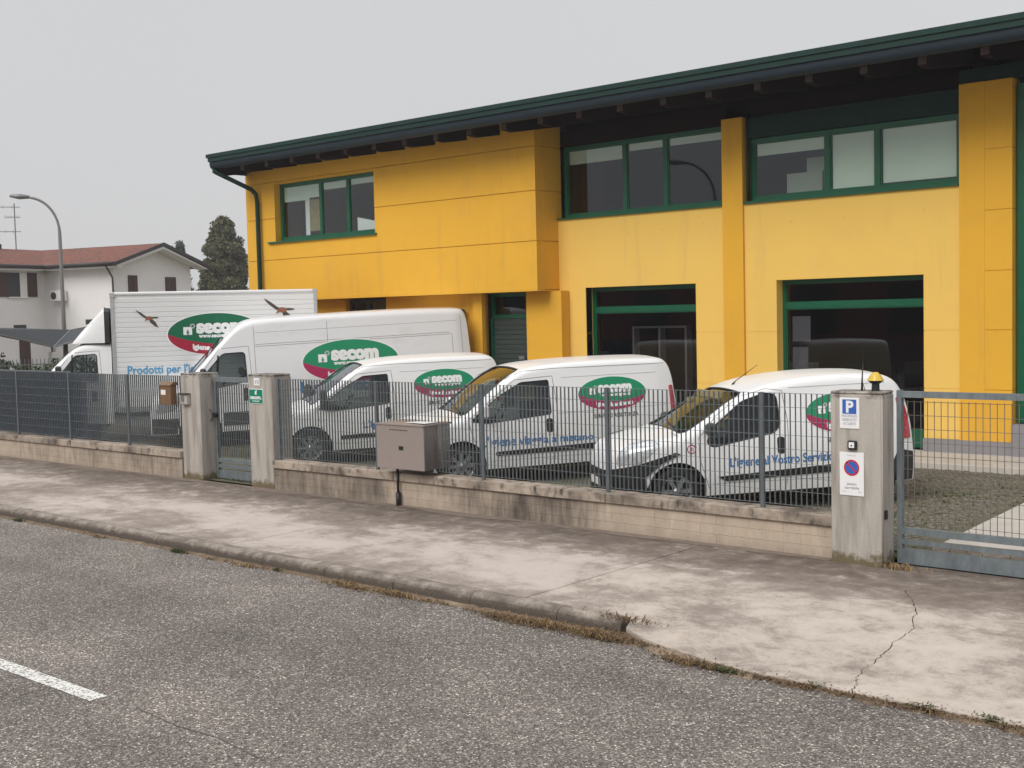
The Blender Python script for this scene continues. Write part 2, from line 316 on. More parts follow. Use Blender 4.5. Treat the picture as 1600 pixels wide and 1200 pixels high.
def box(bm, x0, x1, y0, y1, z0, z1, mi=0, bev=0):
    r = bmesh.ops.create_cube(bm, size=1)
    for v in r['verts']: v.co = Vector(((x0 + x1) / 2 + v.co.x * (x1 - x0), (y0 + y1) / 2 + v.co.y * (y1 - y0), (z0 + z1) / 2 + v.co.z * (z1 - z0)))
    fs = {f for v in r['verts'] for f in v.link_faces}
    for f in fs: f.material_index = mi
    if bev:
        es = list({e for f in fs for e in f.edges}); bmesh.ops.bevel(bm, geom=es, offset=bev, segments=1, affect='EDGES', profile=.7)
    return bm
def B(*a, **k):
    return box(bmesh.new(), *a, **k)
def tube(bm, pts, r, n=6, mi=0, cap=True):
    pts = [Vector(p) for p in pts]; rings = []
    rs = r if isinstance(r, (list, tuple)) else [r] * len(pts)
    for i, p in enumerate(pts):
        d = (pts[min(i + 1, len(pts) - 1)] - pts[max(i - 1, 0)]).normalized()
        a = d.cross(Vector((0, 0, 1)) if abs(d.z) < .95 else Vector((1, 0, 0))).normalized(); b = d.cross(a)
        rings.append([bm.verts.new(p + (a * math.cos(k * 2 * math.pi / n) + b * math.sin(k * 2 * math.pi / n)) * rs[i]) for k in range(n)])
    for u, v in zip(rings, rings[1:]):
        for k in range(n):
            f = bm.faces.new((u[k], u[(k + 1) % n], v[(k + 1) % n], v[k])); f.material_index = mi; f.smooth = n > 5
    if cap:
        bm.faces.new(rings[0][::-1]).material_index = mi; bm.faces.new(rings[-1]).material_index = mi
    return bm
def prism(bm, poly, axis, a0, a1, mi=0):
    """extrude 2-D polygon along axis. axis 'y': poly=(x,z); 'z': poly=(x,y); 'x': poly=(y,z)"""
    def P(u, v, a): return {'y': (u, a, v), 'z': (u, v, a), 'x': (a, u, v)}[axis]
    lo = [bm.verts.new(P(u, v, a0)) for u, v in poly]; hi = [bm.verts.new(P(u, v, a1)) for u, v in poly]
    n = len(poly); fs = [bm.faces.new(lo), bm.faces.new(hi[::-1])]
    for i in range(n): fs.append(bm.faces.new((lo[i], hi[i], hi[(i + 1) % n], lo[(i + 1) % n])))
    for f in fs: f.material_index = mi
    bmesh.ops.recalc_face_normals(bm, faces=fs)
    return bm
def lathe(bm, prof, n=28, mi=0):
    """prof=(r, y): spin around y axis"""
    rings = [[bm.verts.new((r * math.cos(2 * math.pi * k / n), y, r * math.sin(2 * math.pi * k / n))) for k in range(n)] for r, y in prof]
    for u, v in zip(rings, rings[1:]):
        for k in range(n):
            f = bm.faces.new((u[k], v[k], v[(k + 1) % n], u[(k + 1) % n])); f.material_index = mi; f.smooth = True
    return rings
def boolean(o, cut_bm, op='DIFFERENCE', name='c'):
    me = bpy.data.meshes.new(name); cut_bm.to_mesh(me); cut_bm.free()
    c = bpy.data.objects.new(name, me); COL.objects.link(c); c.matrix_world = o.matrix_world.copy()
    for mm in o.data.materials: me.materials.append(mm)
    md = o.modifiers.new('b', 'BOOLEAN'); md.operation = op; md.solver = 'EXACT'; md.object = c; md.use_self = False
    bpy.context.view_layer.update()
    ev = o.evaluated_get(bpy.context.evaluated_depsgraph_get())
    nm = bpy.data.meshes.new_from_object(ev); o.modifiers.clear(); old = o.data; o.data = nm; bpy.data.meshes.remove(old)
    bpy.data.objects.remove(c); bpy.data.meshes.remove(me)
def text_mesh(s, size, bold=0, align='LEFT', width=None, space=1.0):
    cu = bpy.data.curves.new('t', 'FONT'); cu.body = s; cu.size = size; cu.offset = bold; cu.align_x = align; cu.resolution_u = 3; cu.space_character = space
    o = bpy.data.objects.new('t', cu); COL.objects.link(o); bpy.context.view_layer.update()
    me = bpy.data.meshes.new_from_object(o.evaluated_get(bpy.context.evaluated_depsgraph_get()))
    bpy.data.objects.remove(o); bpy.data.curves.remove(cu)
    bm = bmesh.new(); bm.from_mesh(me); bpy.data.meshes.remove(me)
    xs = [v.co.x for v in bm.verts]
    if width and xs:
        w = max(xs) - min(xs)
        for v in bm.verts: v.co.x *= width / w
    return bm
def flat_text(name, s, size, x, y, z, m, parent, bold=0, width=None, align='CENTER', rz=0):
    """lettering standing in the x-z plane, facing -y"""
    bm = text_mesh(s, size, bold, align, width)
    for v in bm.verts: v.co = Vector((x + v.co.x, y, z + v.co.y))
    return obj(name, bm, m, parent)

# ------------------------------------------------------------------ ground, road, pavement
def sheet(name, x0, x1, y0, y1, z, m, kind='structure', nx=1, ny=1):
    bm = bmesh.new(); vs = [[bm.verts.new((x0 + (x1 - x0) * i / nx, y0 + (y1 - y0) * j / ny, z)) for i in range(nx + 1)] for j in range(ny + 1)]
    for j in range(ny):
        for i in range(nx): bm.faces.new((vs[j][i], vs[j][i + 1], vs[j + 1][i + 1], vs[j + 1][i]))
    return tag(obj(name, bm, m), kind=kind)
sheet('ground', -900, 900, -900, 900, -.2, 'ground')
sheet('road', -140, 60, -4.5, 8.06, -.13, 'asphalt')
o = sheet('road_marking', -10.9, -7.86, 4.38, 4.52, -.126, 'line')
bm = bmesh.new(); ls = [(-7.45, 4.5), (-6.9, 4.46), (-6.5, 4.49), (-5.9, 4.42)]
vs = [bm.verts.new((x, y + .006 * s, -.1265)) for s in (-1, 1) for x, y in ls]
for i in range(3): bm.faces.new((vs[i], vs[i + 1], vs[i + 5], vs[i + 4]))
M_['tar'] = mat('tar seam', (.1, .088, .078), .9, var=(9, .4))
tag(obj('road_seam', bm, 'tar'), kind='structure')
yard = sheet('yard', -60, 12, 11.32, 18.1, 0, 'yard')
sheet('yard_beyond', -160, -25.1, 18.1, 90, -.02, 'yard')
sheet('soil_under_pavement', -60, 20, 8.1, 11.4, -.14, 'soil')

pv = tag(bpy.data.objects.new('pavement', None), kind='structure'); COL.objects.link(pv)
def slab(poly, m, zf=None, top=0):
    bm = bmesh.new(); prism(bm, poly, 'z', -.12, top)
    if zf:
        for v in bm.verts: v.co.z += zf(v.co.x, v.co.y)
    return obj('slab', bm, m, pv)
jx = [-60, -52, -43, -34, -29.6, -25.2, -20.6, -16.0, -11.42, -7.0]
for a, b in zip(jx, jx[1:]): slab([(a + .006, 8.15), (b - .006, 8.15), (b - .006, 11.21), (a + .006, 11.21)], 'pave')
# driveway crossing, cracked in two, sloping down to the road
zf = lambda x, y: -max(0, min(1, (9.6 - y) / 1.9)) * .1 * max(0, min(1, (x + 6.6) / 1.2))
crack = [(-4.5, 11.6), (-4.5, 11.0), (-4.47, 10.7), (-4.46, 10.55)] + [(-4.484, 10.462), (-4.36, 10.2), (-4.207, 9.961), (-4.02, 9.606), (-3.949, 9.361), (-3.864, 9.195), (-3.871, 9.04), (-3.87, 8.783), (-3.814, 8.501), (-3.801, 8.341), (-3.795, 8.156), (-3.771, 7.989), (-3.726, 7.863), (-3.686, 7.754)] + [(-3.66, 7.66)]
random.seed(3)
cr2 = []
for p, q in zip(crack, crack[1:]):
    for k in range(5):
        f = k / 5; cr2.append((p[0] + (q[0] - p[0]) * f + random.uniform(-.017, .017) * (k > 0), p[1] + (q[1] - p[1]) * f))
cr2.append(crack[-1])
fe = [(-6.2, 8.15), (-5.86, 8.13), (-5.8, 8.0), (-5.62, 7.9), (-5.3, 7.82), (-4.9, 7.72), (-4.6, 7.66), (-4.2, 7.7)]
g = .0065
def grid_slab(x0f, x1f, y0f, y1, m, ys):
    """slab between two x(y) borders, cut in rows so that it can slope"""
    bm = bmesh.new(); rows = []
    for y in ys:
        xa, xb = x0f(y), x1f(y); n = 16
        rows.append([bm.verts.new((xa + (xb - xa) * i / n, y, 0)) for i in range(n + 1)])
    for r, q in zip(rows, rows[1:]):
        for i in range(len(r) - 1): bm.faces.new((r[i], r[i + 1], q[i + 1], q[i]))
    bmesh.ops.recalc_face_normals(bm, faces=bm.faces)
    if bm.faces[:][0].normal.z < 0: bmesh.ops.reverse_faces(bm, faces=bm.faces)
    return bm
def cx(y):
    for (xa, ya), (xb, yb) in zip(cr2, cr2[1:]):
        if ya >= y >= yb: return xa + (xb - xa) * (ya - y) / max(1e-6, ya - yb)
    return cr2[-1][0] if y < cr2[-1][1] else cr2[0][0]
ysd = sorted({round(y, 4) for _, y in cr2} | {8.15, 8.13, 8.0, 7.9, 7.82, 7.72, 7.66})
def left_x(y):
    if y >= 8.15: return -6.994
    pts = [(8.15, -5.9), (8.13, -5.86), (8.0, -5.8), (7.9, -5.6), (7.82, -5.25), (7.72, -4.85), (7.66, -4.5)]
    for (ya, xa), (yb, xb) in zip(pts, pts[1:]):
        if ya >= y >= yb: return xa + (xb - xa) * (ya - y) / (ya - yb)
    return -4.5
for nm, f0, f1 in (('slab', left_x, lambda y: cx(y) - g * (.35 + .65 * abs(math.sin(y * 5))) * (1 if y < 10.3 else .12)), ('slab', lambda y: cx(y) + g * (.35 + .65 * abs(math.sin(y * 3.1))) * (1 if y < 10.3 else .12), lambda y: 14)):
    bm = grid_slab(f0, f1, None, None, 'drive', [y for y in ysd])
    for v in bm.verts: v.co.z = zf(v.co.x, v.co.y) + .0
    r = bmesh.ops.extrude_face_region(bm, geom=bm.faces[:])
    for v in [q for q in r['geom'] if isinstance(q, bmesh.types.BMVert)]: v.co.z -= .04
    bmesh.ops.recalc_face_normals(bm, faces=bm.faces)
    obj(nm, bm, 'drive', pv)
sheet('driveway', -4.95, 14, 11.6, 12.6, .003, 'drive')
# path from the gate across the yard
bm = bmesh.new(); prism(bm, [(-4.95, 12.45), (-4.1, 12.6), (4, 12.6), (4, 16.5), (-5.15, 16.0), (-5.0, 13.3)], 'z', -.05, .012)
tag(obj('path', bm, 'walk'), kind='structure')
bm = bmesh.new(); box(bm, -26, 10, 18.1, 19.6, -.1, .1, bev=.01)
tag(obj('footway', bm, 'walk'), kind='structure')
# grime band at the wall foot and moss, thin uneven dirt sheet
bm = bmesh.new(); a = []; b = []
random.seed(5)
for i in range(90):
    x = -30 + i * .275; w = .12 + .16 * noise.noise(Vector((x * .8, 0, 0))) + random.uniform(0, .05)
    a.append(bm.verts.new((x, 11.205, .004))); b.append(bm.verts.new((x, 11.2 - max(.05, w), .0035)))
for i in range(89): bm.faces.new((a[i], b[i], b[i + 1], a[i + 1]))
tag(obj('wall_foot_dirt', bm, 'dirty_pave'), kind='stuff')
# kerb
kb = tag(bpy.data.objects.new('kerb', None), kind='structure'); COL.objects.link(kb)
kx = [-60, -50, -40, -32]; x = -31
while x < -6.0: kx.append(x); x += 1.02
kx = [k for k in kx if k < -6.4] + [-5.86]
for a, b in zip(kx, kx[1:]):
    bm = bmesh.new(); n = 6
    prof = [(8.145, -.18), (8.145, -.003), (8.06, 0), (8.02, -.012), (7.995, -.035), (7.985, -.07), (7.98, -.18)]
    rings = []
    for i in range(n + 1):
        xx = a + .004 + (b - a - .008) * i / n; dz = .006 * noise.noise(Vector((xx * 3, 1, 0))); dy = .008 * noise.noise(Vector((xx * 4, 5, 0)))
        end = 0
        if b > -6 and i >= n - 2: end = .012 * (i - n + 2)
        rings.append([bm.verts.new((xx, y + dy + end * (y < 8.1), z + dz - end * .3 * (z > -.1))) for y, z in prof])
    for u, v in zip(rings, rings[1:]):
        for k in range(len(prof)): bm.faces.new((u[k], v[k], v[(k + 1) % len(prof)], u[(k + 1) % len(prof)]))
    bm.faces.new(rings[0]); bm.faces.new(rings[-1][::-1]); bmesh.ops.recalc_face_normals(bm, faces=bm.faces)
    obj('kerb_stone', bm, 'kerb', kb)
# soil strip in the gutter, bulging along the driveway
bm = bmesh.new(); A = []; Bv = []
pts = [(-60, 8.0, .05), (-15, 8.0, .06), (-12.5, 8.0, .05), (-11, 8.0, .12), (-10, 8.0, .05), (-9.4, 8.0, .12), (-8.5, 8.0, .1), (-7.7, 8.0, .05), (-7.2, 8.0, .16), (-6.4, 8.0, .16), (-5.8, 7.98, .16), (-5.2, 7.84, .13), (-4.6, 7.7, .12), (-4, 7.72, .12), (-3, 7.72, .13), (-2, 7.7, .14), (14, 7.7, .12)]
k = 0; x = -60
while x < 14:
    while x > pts[k + 1][0]: k += 1
    (xa, ya, wa), (xb, yb, wb) = pts[k], pts[k + 1]; f = (x - xa) / (xb - xa); y = ya + (yb - ya) * f; w = wa + (wb - wa) * f
    w *= 1 + .7 * noise.noise(Vector((x * 5, 0, 2))); hz = .012 + .012 * noise.noise(Vector((x * 9, 3, 0)))
    A.append((bm.verts.new((x, y + .06, -.105)), bm.verts.new((x, y - w * .3, -.12 + hz)), bm.verts.new((x, y - w, -.129)))); x += .08 if x > -25 else .6
for u, v in zip(A, A[1:]):
    for i in range(2): bm.faces.new((u[i], u[i + 1], v[i + 1], v[i]))
tag(obj('gutter_soil', bm, 'soil'), kind='stuff')
def blades(name, spots, m, label=None, cat=None, kind='stuff', h=(.03, .09), spread=.12, lean=.8, w=.004, n=26):
    bm = bmesh.new()
    for (x, y, z, s) in spots:
        for i in range(int(n * s)):
            a = random.uniform(0, 6.283); r = abs(random.gauss(0, spread)) * s; px, py = x + r * 1.8 * math.cos(a), y + r * .55 * math.sin(a)
            hh = random.uniform(*h) * (.6 + .5 * s); b = random.uniform(0, 6.283); l = random.uniform(.2, lean) * hh * 1.6
            t = Vector((px + l * math.cos(b), py + l * math.sin(b), z + hh * random.uniform(.3, 1))); c = Vector((-math.sin(b), math.cos(b), 0)) * w
            p = Vector((px, py, z)); q = (p + t) / 2 + Vector((0, 0, hh * .3))
            v = [bm.verts.new(p - c), bm.verts.new(p + c), bm.verts.new(q + c * .8), bm.verts.new(q - c * .8), bm.verts.new(t)]
            bm.faces.new(v[:4]); bm.faces.new((v[3], v[2], v[4]))
    o = obj(name, bm, m); return tag(o, label, cat, kind=kind)
random.seed(11)
sp = []
for cxx, s, n in ((-14.0, .6, 5), (-11.3, .5, 3), (-10.8, .9, 6), (-9.2, 1.2, 12), (-8.6, 1.1, 9), (-8.2, .9, 5), (-7.9, .5, 2), (-6.9, 1.0, 9), (-6.4, 1.3, 14), (-6.0, 1.3, 12)):
    for i in range(n): sp.append((cxx + random.gauss(0, .16), 7.93 + random.uniform(-.06, .04), -.128, s * random.uniform(.5, 1)))
for i in range(46):
    x = random.uniform(-5.8, 0); sp.append((x, (7.9 if x < -5.2 else 7.7) + random.uniform(-.09, .0), -.125, random.uniform(.3, .7)))
blades('dry_grass', sp, 'dry', h=(.012, .05), w=.003, n=34, lean=1.5)
sp2 = [(-5.86 + random.gauss(0, .07), 8.06 + random.gauss(0, .03), -.01 - .1 * (i % 2), .9) for i in range(14)] + [(q[0] + random.gauss(0, .06), q[1] + random.uniform(-.03, .03), q[2], q[3]) for q in sp]
for i in range(300):
    x = random.uniform(-7.2, -1.2); sp2.append((x, (8.0 - .13 if x < -5.8 else 7.93 if x < -5.3 else 7.72) + random.uniform(-.1, .02), -.127, random.uniform(.4, .9)))
blades('dead_grass', sp2, 'dry_d', h=(.01, .045), w=.0045, n=30, lean=1.6)
blades('dry_grass', [(-4.95 + random.uniform(-.05, .25), 11.1 + random.uniform(-.05, .05), 0, .6) for i in range(7)], 'dry', h=(.03, .09), w=.004)
weeds = [(-12.02, 7.93, 'green weed tuft by the kerb nearest the left edge of the view', 1.3), (-11.1, 7.95, 'low green weed against the kerb below the dry straw', .0), (-10.3, 7.95, 'small upright green sprig growing at the kerb foot', .5),
         (-4.62, 7.62, 'green weed clump where the driveway concrete starts along the road', 1.0), (-3.95, 7.68, 'flat green weed at the foot of the driveway crack', .8), (-3.15, 7.68, 'green weed with spiky leaves right of the driveway crack', 1.0), (-2.72, 7.68, 'grassy green weed at the right edge of the road', 1.2), (-15.9, 7.93, 'green weed at the kerb at the far left', 1.0)]
weeds[0] = (-12.1, 7.93, 'wide green weed tuft under the kerb on the left', 1.4)
for x, y, lb, s in weeds:
    if s: blades('weed', [(x + random.gauss(0, .02), y + random.gauss(0, .01), -.125, s * .8) for i in range(6)], 'weed', lb, 'weed', None, h=(.015, .045), w=.006, spread=.04, n=60)
# grass growing in the yard pavers
random.seed(2); sp = []
for i in range(900):
    x = random.uniform(-7.6, -1.5); y = 11.5 + (random.random() ** 1.6) * 5.5; sp.append((x, y, 0, random.uniform(.15, .6)))
sp = [q for q in sp if not (q[0] > -5.15 + .0 and 12.3 < q[1])] + [(random.uniform(-23, -5.6), random.uniform(11.42, 11.75), 0, .5) for i in range(260)]
blades('yard_grass', sp, 'grass', h=(.015, .06), w=.006, n=20, spread=.1)
# pavers: small uneven concrete studs between the grass, seen through the big gate
bm = bmesh.new(); random.seed(9)
for i in range(74):
    for j in range(72):
        x = -10.5 + i * .095 + (j % 2) * .047 + random.uniform(-.02, .02); y = 12.1 + j * .085 + random.uniform(-.03, .03)
        if x > -5.2 or random.random() < .15: continue
        z = random.uniform(.004, .014); s = random.uniform(.02, .04)
        vv = [bm.verts.new((x + dx * s + random.uniform(-.004, .004), y + dy * s * .8, z)) for dx, dy in ((-1, -1), (1, -1), (1, 1), (-1, 1))]
        lo = [bm.verts.new((v.co.x * 1 + 0, v.co.y, 0)) for v in vv]
        bm.faces.new(vv)
        for k in range(4): bm.faces.new((vv[k], lo[k], lo[(k + 1) % 4], vv[(k + 1) % 4]))
M_['stud'] = mat('paver stud', (.2, .175, .135), .95, var=(9, .45))
tag(obj('yard_pavers', bm, 'stud'), kind='stuff')

# ------------------------------------------------------------------ boundary walls
def wall(x0, x1, joints, label):
    t = thing('boundary_wall', label, 'wall', (x0, 11.2, 0))
    L = x1 - x0
    obj('core', B(0, L, .012, .2, -.1, .32), 'mortar', t)
    random.seed(int(-x0 * 10)); z = 0; hs = (.105, .105, .105)
    for r in range(3):
        x = -(.2 if r % 2 else 0.0); zb = r * .107
        while x < L:
            a, b = max(x, 0), min(x + .4, L)
            if b - a > .03:
                obj('block', B(a + .001, b - .001, random.uniform(-.001, .001), .02, zb + .001 - (.1 if r == 0 else 0), zb + .1055), 'block', t)
            x += .4
    xs = [0] + [j - x0 for j in joints] + [L]
    for a, b in zip(xs, xs[1:]):
        bm = bmesh.new(); box(bm, a + .004, b - .004, -.035, .245, .325, .44, bev=.008); obj('cap_stone', bm, 'cap', t)
    return t
wall(-30.0, -16.87, [-26.4, -22.39, -18.5], 'low weathered concrete block wall with stone cap left of the small gate')
wall(-14.5, -5.5, [-11.9, -8.36], 'low stained concrete block wall with stone cap between small gate and big pillar')

# ------------------------------------------------------------------ fences
bar_me = None
def fence(x0, x1, posts, label, net=None):
    t = thing('steel_fence', label, 'fence', (x0, 11.27, 0))
    bar = post = rod = None
    L = x1 - x0; n = int(L / .0604)
    P = [p - x0 for p in posts]
    for i in range(1, n):
        x = i * .0604
        if any(abs(x - p) < .03 for p in P): continue
        if bar is None: bar = obj('bar', B(-.0016, .0016, -.0125, .0125, .485, 1.65), 'galv', t, (x, 0, 0))
        else: inst(bar, parent=t, loc=(x, 0, 0))
    for p in P:
        if post is None: post = obj('post', B(-.024, .024, -.006, .03, .42, 1.655, bev=.004), 'galv_d', t, (p, -.018, 0))
        else: inst(post, parent=t, loc=(p, -.018, 0))
    for k in range(9):
        z = .492 + k * .1445
        bm = bmesh.new(); tube(bm, [(0, -.008, 0), (L, -.008, 0)], .0028, 5)
        obj('rod', bm, 'galv', t, (0, 0, min(z, 1.648)))
    return t
fl = fence(-30.0, -16.87, [-28.2, -26.25, -24.3, -22.37, -20.44, -18.5], 'grey steel grating fence on the wall left of the small gate')
bm = bmesh.new(); ny = 8
def netrow(x0, x1, y, z0, z1, nx):
    vs = [[bm.verts.new((x0 + (x1 - x0) * i / nx, y + .012 * noise.noise(Vector((i * .7, j, y))), z0 + (z1 - z0) * j / 6)) for i in range(nx + 1)] for j in range(7)]
    for j in range(6):
        for i in range(nx): bm.faces.new((vs[j][i], vs[j][i + 1], vs[j + 1][i + 1], vs[j + 1][i]))
netrow(0, -19.95 + 30, .05, .47, 1.64, 60)
obj('netting', bm, 'net', fl, smooth=True)
# looser end of the net: see-through weave
M_['net2'] = None
m = bpy.data.materials.new('thin shade net'); m.use_nodes = True; t_ = m.node_tree; bs = t_.nodes['Principled BSDF']; bs.inputs['Base Color'].default_value = (.046, .06, .088, 1); bs.inputs['Roughness'].default_value = .85
bs.inputs['Alpha'].default_value = .62; M_['net2'] = m
bm = bmesh.new(); netrow(-19.95 + 30, -19.3 + 30, .05, .49, 1.64, 10); obj('netting', bm, 'net2', fl, smooth=True)['label'] = 'thin see-through end of the net'
bm = bmesh.new(); tube(bm, [(0, .02, 1.66), (-20.4 + 30, .02, 1.66)], .012, 6); obj('top_rail', bm, 'galv_d', fl)
fr = fence(-14.5, -5.5, [-14.42, -12.297, -10.336, -8.382, -6.368, -5.52], 'grey steel grating fence on the wall between small gate and big pillar')

# ------------------------------------------------------------------ pillars
def pillar(x0, x1, y0, y1, h, label, moss=False):
    t = thing('concrete_pillar', label, 'pillar', (x0, y0, 0))
    w, d = x1 - x0, y1 - y0
    bm = bmesh.new(); box(bm, 0, w, 0, d, -.12, h - .03, bev=.012); obj('shaft', bm, 'pillar', t)
    bm = bmesh.new(); box(bm, .001, w - .001, .001, d - .001, h - .0295, h, bev=.012)
    for v in bm.verts:
        if v.co.z > h - .01: v.co.z += .004 * noise.noise(v.co * 30)
    obj('cap', bm, 'pillar', t)
    return t
pillar(-16.87, -16.35, 11.22, 11.6, 1.70, 'weathered concrete pillar left of the small gate, with an intercom')
pillar(-15.09, -14.53, 11.22, 11.6, 1.71, 'weathered concrete pillar right of the small gate, with a green sign')
bp_ = pillar(-5.50, -4.97, 11.07, 11.36, 1.70, 'big concrete pillar with parking signs and a yellow lamp on top')
bm = bmesh.new(); random.seed(4)
def blotch(bm, x0, x1, y, z0, hf, n=40):
    lo = []; hi = []
    for i in range(n + 1):
        x = x0 + (x1 - x0) * i / n; lo.append(bm.verts.new((x, y, z0))); hi.append(bm.verts.new((x, y, z0 + max(.01, hf(i / n)))))
    for i in range(n): bm.faces.new((lo[i], lo[i + 1], hi[i + 1], hi[i]))
blotch(bm, .0, .515, -.003, -.02, lambda f: .1 + .12 * noise.noise(Vector((f * 5, 0, 7))) + .05 * noise.noise(Vector((f * 25, 0, 3))))
bm.free()
bm = bmesh.new(); tube(bm, [(.533, .01, .05), (.533, .01, 1.66)], .006, 6); obj('conduit', bm, 'pillar', bp_)
# things fixed to the pillars
t = thing('warning_lamp', 'yellow and black flashing gate lamp on the big pillar', 'lamp', (-5.085, 11.2, 1.702))
bm = bmesh.new(); bmesh.ops.create_cone(bm, segments=14, radius1=.04, radius2=.036, depth=.07, cap_ends=True, matrix=Matrix.Translation((0, 0, .035)))
bmesh.ops.create_cone(bm, segments=14, radius1=.042, radius2=.078, depth=.03, cap_ends=True, matrix=Matrix.Translation((0, 0, .085))); obj('base', bm, 'black', t, smooth=True)
bm = bmesh.new(); bmesh.ops.create_cone(bm, segments=16, radius1=.08, radius2=.05, depth=.05, cap_ends=True, matrix=Matrix.Translation((0, 0, .126)))
bmesh.ops.create_cone(bm, segments=16, radius1=.05, radius2=.022, depth=.03, cap_ends=True, matrix=Matrix.Translation((0, 0, .1661))); obj('lens', bm, 'amber', t, smooth=True)
bm = bmesh.new(); tube(bm, [(0, 0, 0), (.002, 0, .12), (.012, 0, .26)], [.012, .007, .0045], 6); tube(bm, [(.0, 0, .1), (.03, 0, .01), (.032, 0, .0)], .003, 5); tube(bm, [(.012, 0, .26), (.008, 0, .4)], [.0045, .002], 5)
tag(obj('antenna', bm, 'black', loc=(-5.225, 11.2, 1.70)), 'short black radio aerial on the big pillar beside the yellow lamp', 'antenna')
def plate(name, label, cat, x0, x1, z0, z1, y, m='signw', th=.008):
    t = thing(name, label, cat, (x0, y, z0)); bm = bmesh.new(); box(bm, 0, x1 - x0, -th, 0, 0, z1 - z0, bev=.002); obj('board', bm, m, t); return t
t = plate('parking_sign', 'white sign with blue parking square at the top of the big pillar', 'sign', -5.405, -5.2, 1.335, 1.638, 11.069)
t.location.x = -5.395
w = .205
obj('blue_square', B(.03, w - .03, -.0095, -.0085, .145, .285), 'signb', t)
flat_text('lettering', 'P', .155, w / 2, -.0105, .162, 'signw', t, bold=.006)
for i, s in enumerate(('PARCHEGGIO', 'RISERVATO', 'AI CLIENTI')): flat_text('lettering', s, .037, w / 2, -.0092, .112 - i * .038, 'tfade', t, bold=.0006, width=(.16, .145, .13)[i])
t = plate('no_parking_sign', 'white driveway sign with blue and red no parking disc low on the big pillar', 'sign', -5.40, -5.148, .677, 1.103, 11.069)
w = .252
def disc(bm, cx, cz, r0, r1, y, n=36, a0=0, a1=2 * math.pi):
    o_ = [bm.verts.new((cx + r1 * math.cos(a0 + (a1 - a0) * k / n), y, cz + r1 * math.sin(a0 + (a1 - a0) * k / n))) for k in range(n + 1)]
    if r0:
        i_ = [bm.verts.new((cx + r0 * math.cos(a0 + (a1 - a0) * k / n), y, cz + r0 * math.sin(a0 + (a1 - a0) * k / n))) for k in range(n + 1)]
        for k in range(n): bm.faces.new((o_[k], o_[k + 1], i_[k + 1], i_[k]))
    else:
        c = bm.verts.new((cx, y, cz))
        for k in range(n): bm.faces.new((o_[k], o_[k + 1], c))
bm = bmesh.new(); disc(bm, w / 2, .275, 0, .07, -.0095); obj('blue_disc', bm, 'signb', t)
bm = bmesh.new(); disc(bm, w / 2, .275, .062, .08, -.0105)
d = .7071; s_ = [(-.055, .045), (-.045, .055), (.055, -.045), (.045, -.055)]
bm.faces.new([bm.verts.new((w / 2 + a, -.0105, .275 + b)) for a, b in s_]); obj('red_ring', bm, 'signr', t)
flat_text('lettering', 'passo', .038, w / 2, -.0092, .105, 'tfade', t, bold=.0008, width=.1)
flat_text('lettering', 'carrabile', .038, w / 2, -.0092, .066, 'tfade', t, bold=.0008, width=.155)
flat_text('lettering', 'Comune di', .018, w / 2, -.0092, .39, 'tfade', t, width=.09)
flat_text('lettering', 'aut. n.          del', .018, w / 2, -.0092, .035, 'tfade', t, width=.2)
t = thing('key_switch', 'small black key switch box with white face between the two signs', 'switch', (-5.3, 11.069, 1.13))
bm = bmesh.new(); box(bm, -.005, .085, -.035, 0, 0, .09, bev=.008); obj('housing', bm, 'black', t)
bm = bmesh.new(); box(bm, .012, .068, -.04, -.0352, .02, .075, bev=.002); obj('face_plate', bm, 'signw', t)
bm = bmesh.new(); disc(bm, .04, .042, 0, .009, -.0405, 12); obj('keyhole', bm, 'black', t)
bm = bmesh.new(); box(bm, 0, .018, 0, .05, 0, .09, bev=.005)
tag(obj('photocell', bm, 'black', loc=(-4.9695, 11.12, .46)), 'small black photocell on the gate side of the big pillar', 'sensor')
t = plate('company_sign', 'green and white company sign on the pillar right of the small gate', 'sign', -15.06, -14.72, 1.265, 1.49, 11.219, 'dwhite')
obj('green_field', B(.008, .332, -.0092, -.0085, .008, .217), 'signg', t)
bm = bmesh.new(); box(bm, .15, .19, -.0105, -.0095, .14, .19); bmesh.ops.create_circle(bm, cap_ends=True, radius=.014, segments=10, matrix=Matrix.Translation((.187, -.0112, .195)) @ Matrix.Rotation(rad(90), 4, 'X')); obj('emblem', bm, 'dwhite', t)
flat_text('lettering', 'secom.', .085, .17, -.0102, .072, 'dwhite', t, bold=.003, width=.27)
flat_text('lettering', 'ITALIA', .035, .17, -.0102, .03, 'dwhite', t, bold=.0006, width=.17)
t = plate('house_number', 'small white house number 10 above the green company sign', 'sign', -14.93, -14.79, 1.54, 1.655, 11.219)
flat_text('lettering', '10', .08, .07, -.0092, .03, 'tfade', t, bold=.002, width=.09)
t = thing('intercom', 'grey intercom box on the pillar left of the small gate', 'intercom', (-16.79, 11.219, 1.2))
bm = bmesh.new(); box(bm, 0, .19, -.07, 0, 0, .165, bev=.008); obj('housing', bm, 'pillar', t)
bm = bmesh.new(); box(bm, -.01, .2, -.1, 0, .166, .18, bev=.004); obj('hood', bm, 'black2', t)
bm = bmesh.new(); box(bm, .03, .12, -.074, -.0705, .05, .14, bev=.002); obj('panel', bm, 'galv', t)
t = thing('mailbox', 'brown metal mailbox on the fence left of the small gate', 'mailbox', (-17.28, 11.1, 1.19))
bm = bmesh.new(); box(bm, 0, .31, 0, .12, 0, .31, bev=.006); obj('body', bm, 'brown', t)
bm = bmesh.new(); prism(bm, [(-.02, .312), (.12, .312), (.12, .365), (.06, .37)], 'x', -.01, .32); obj('lid', bm, 'brown', t)
obj('label_card', B(.04, .17, -.004, -.001, .16, .24), 'signw', t)
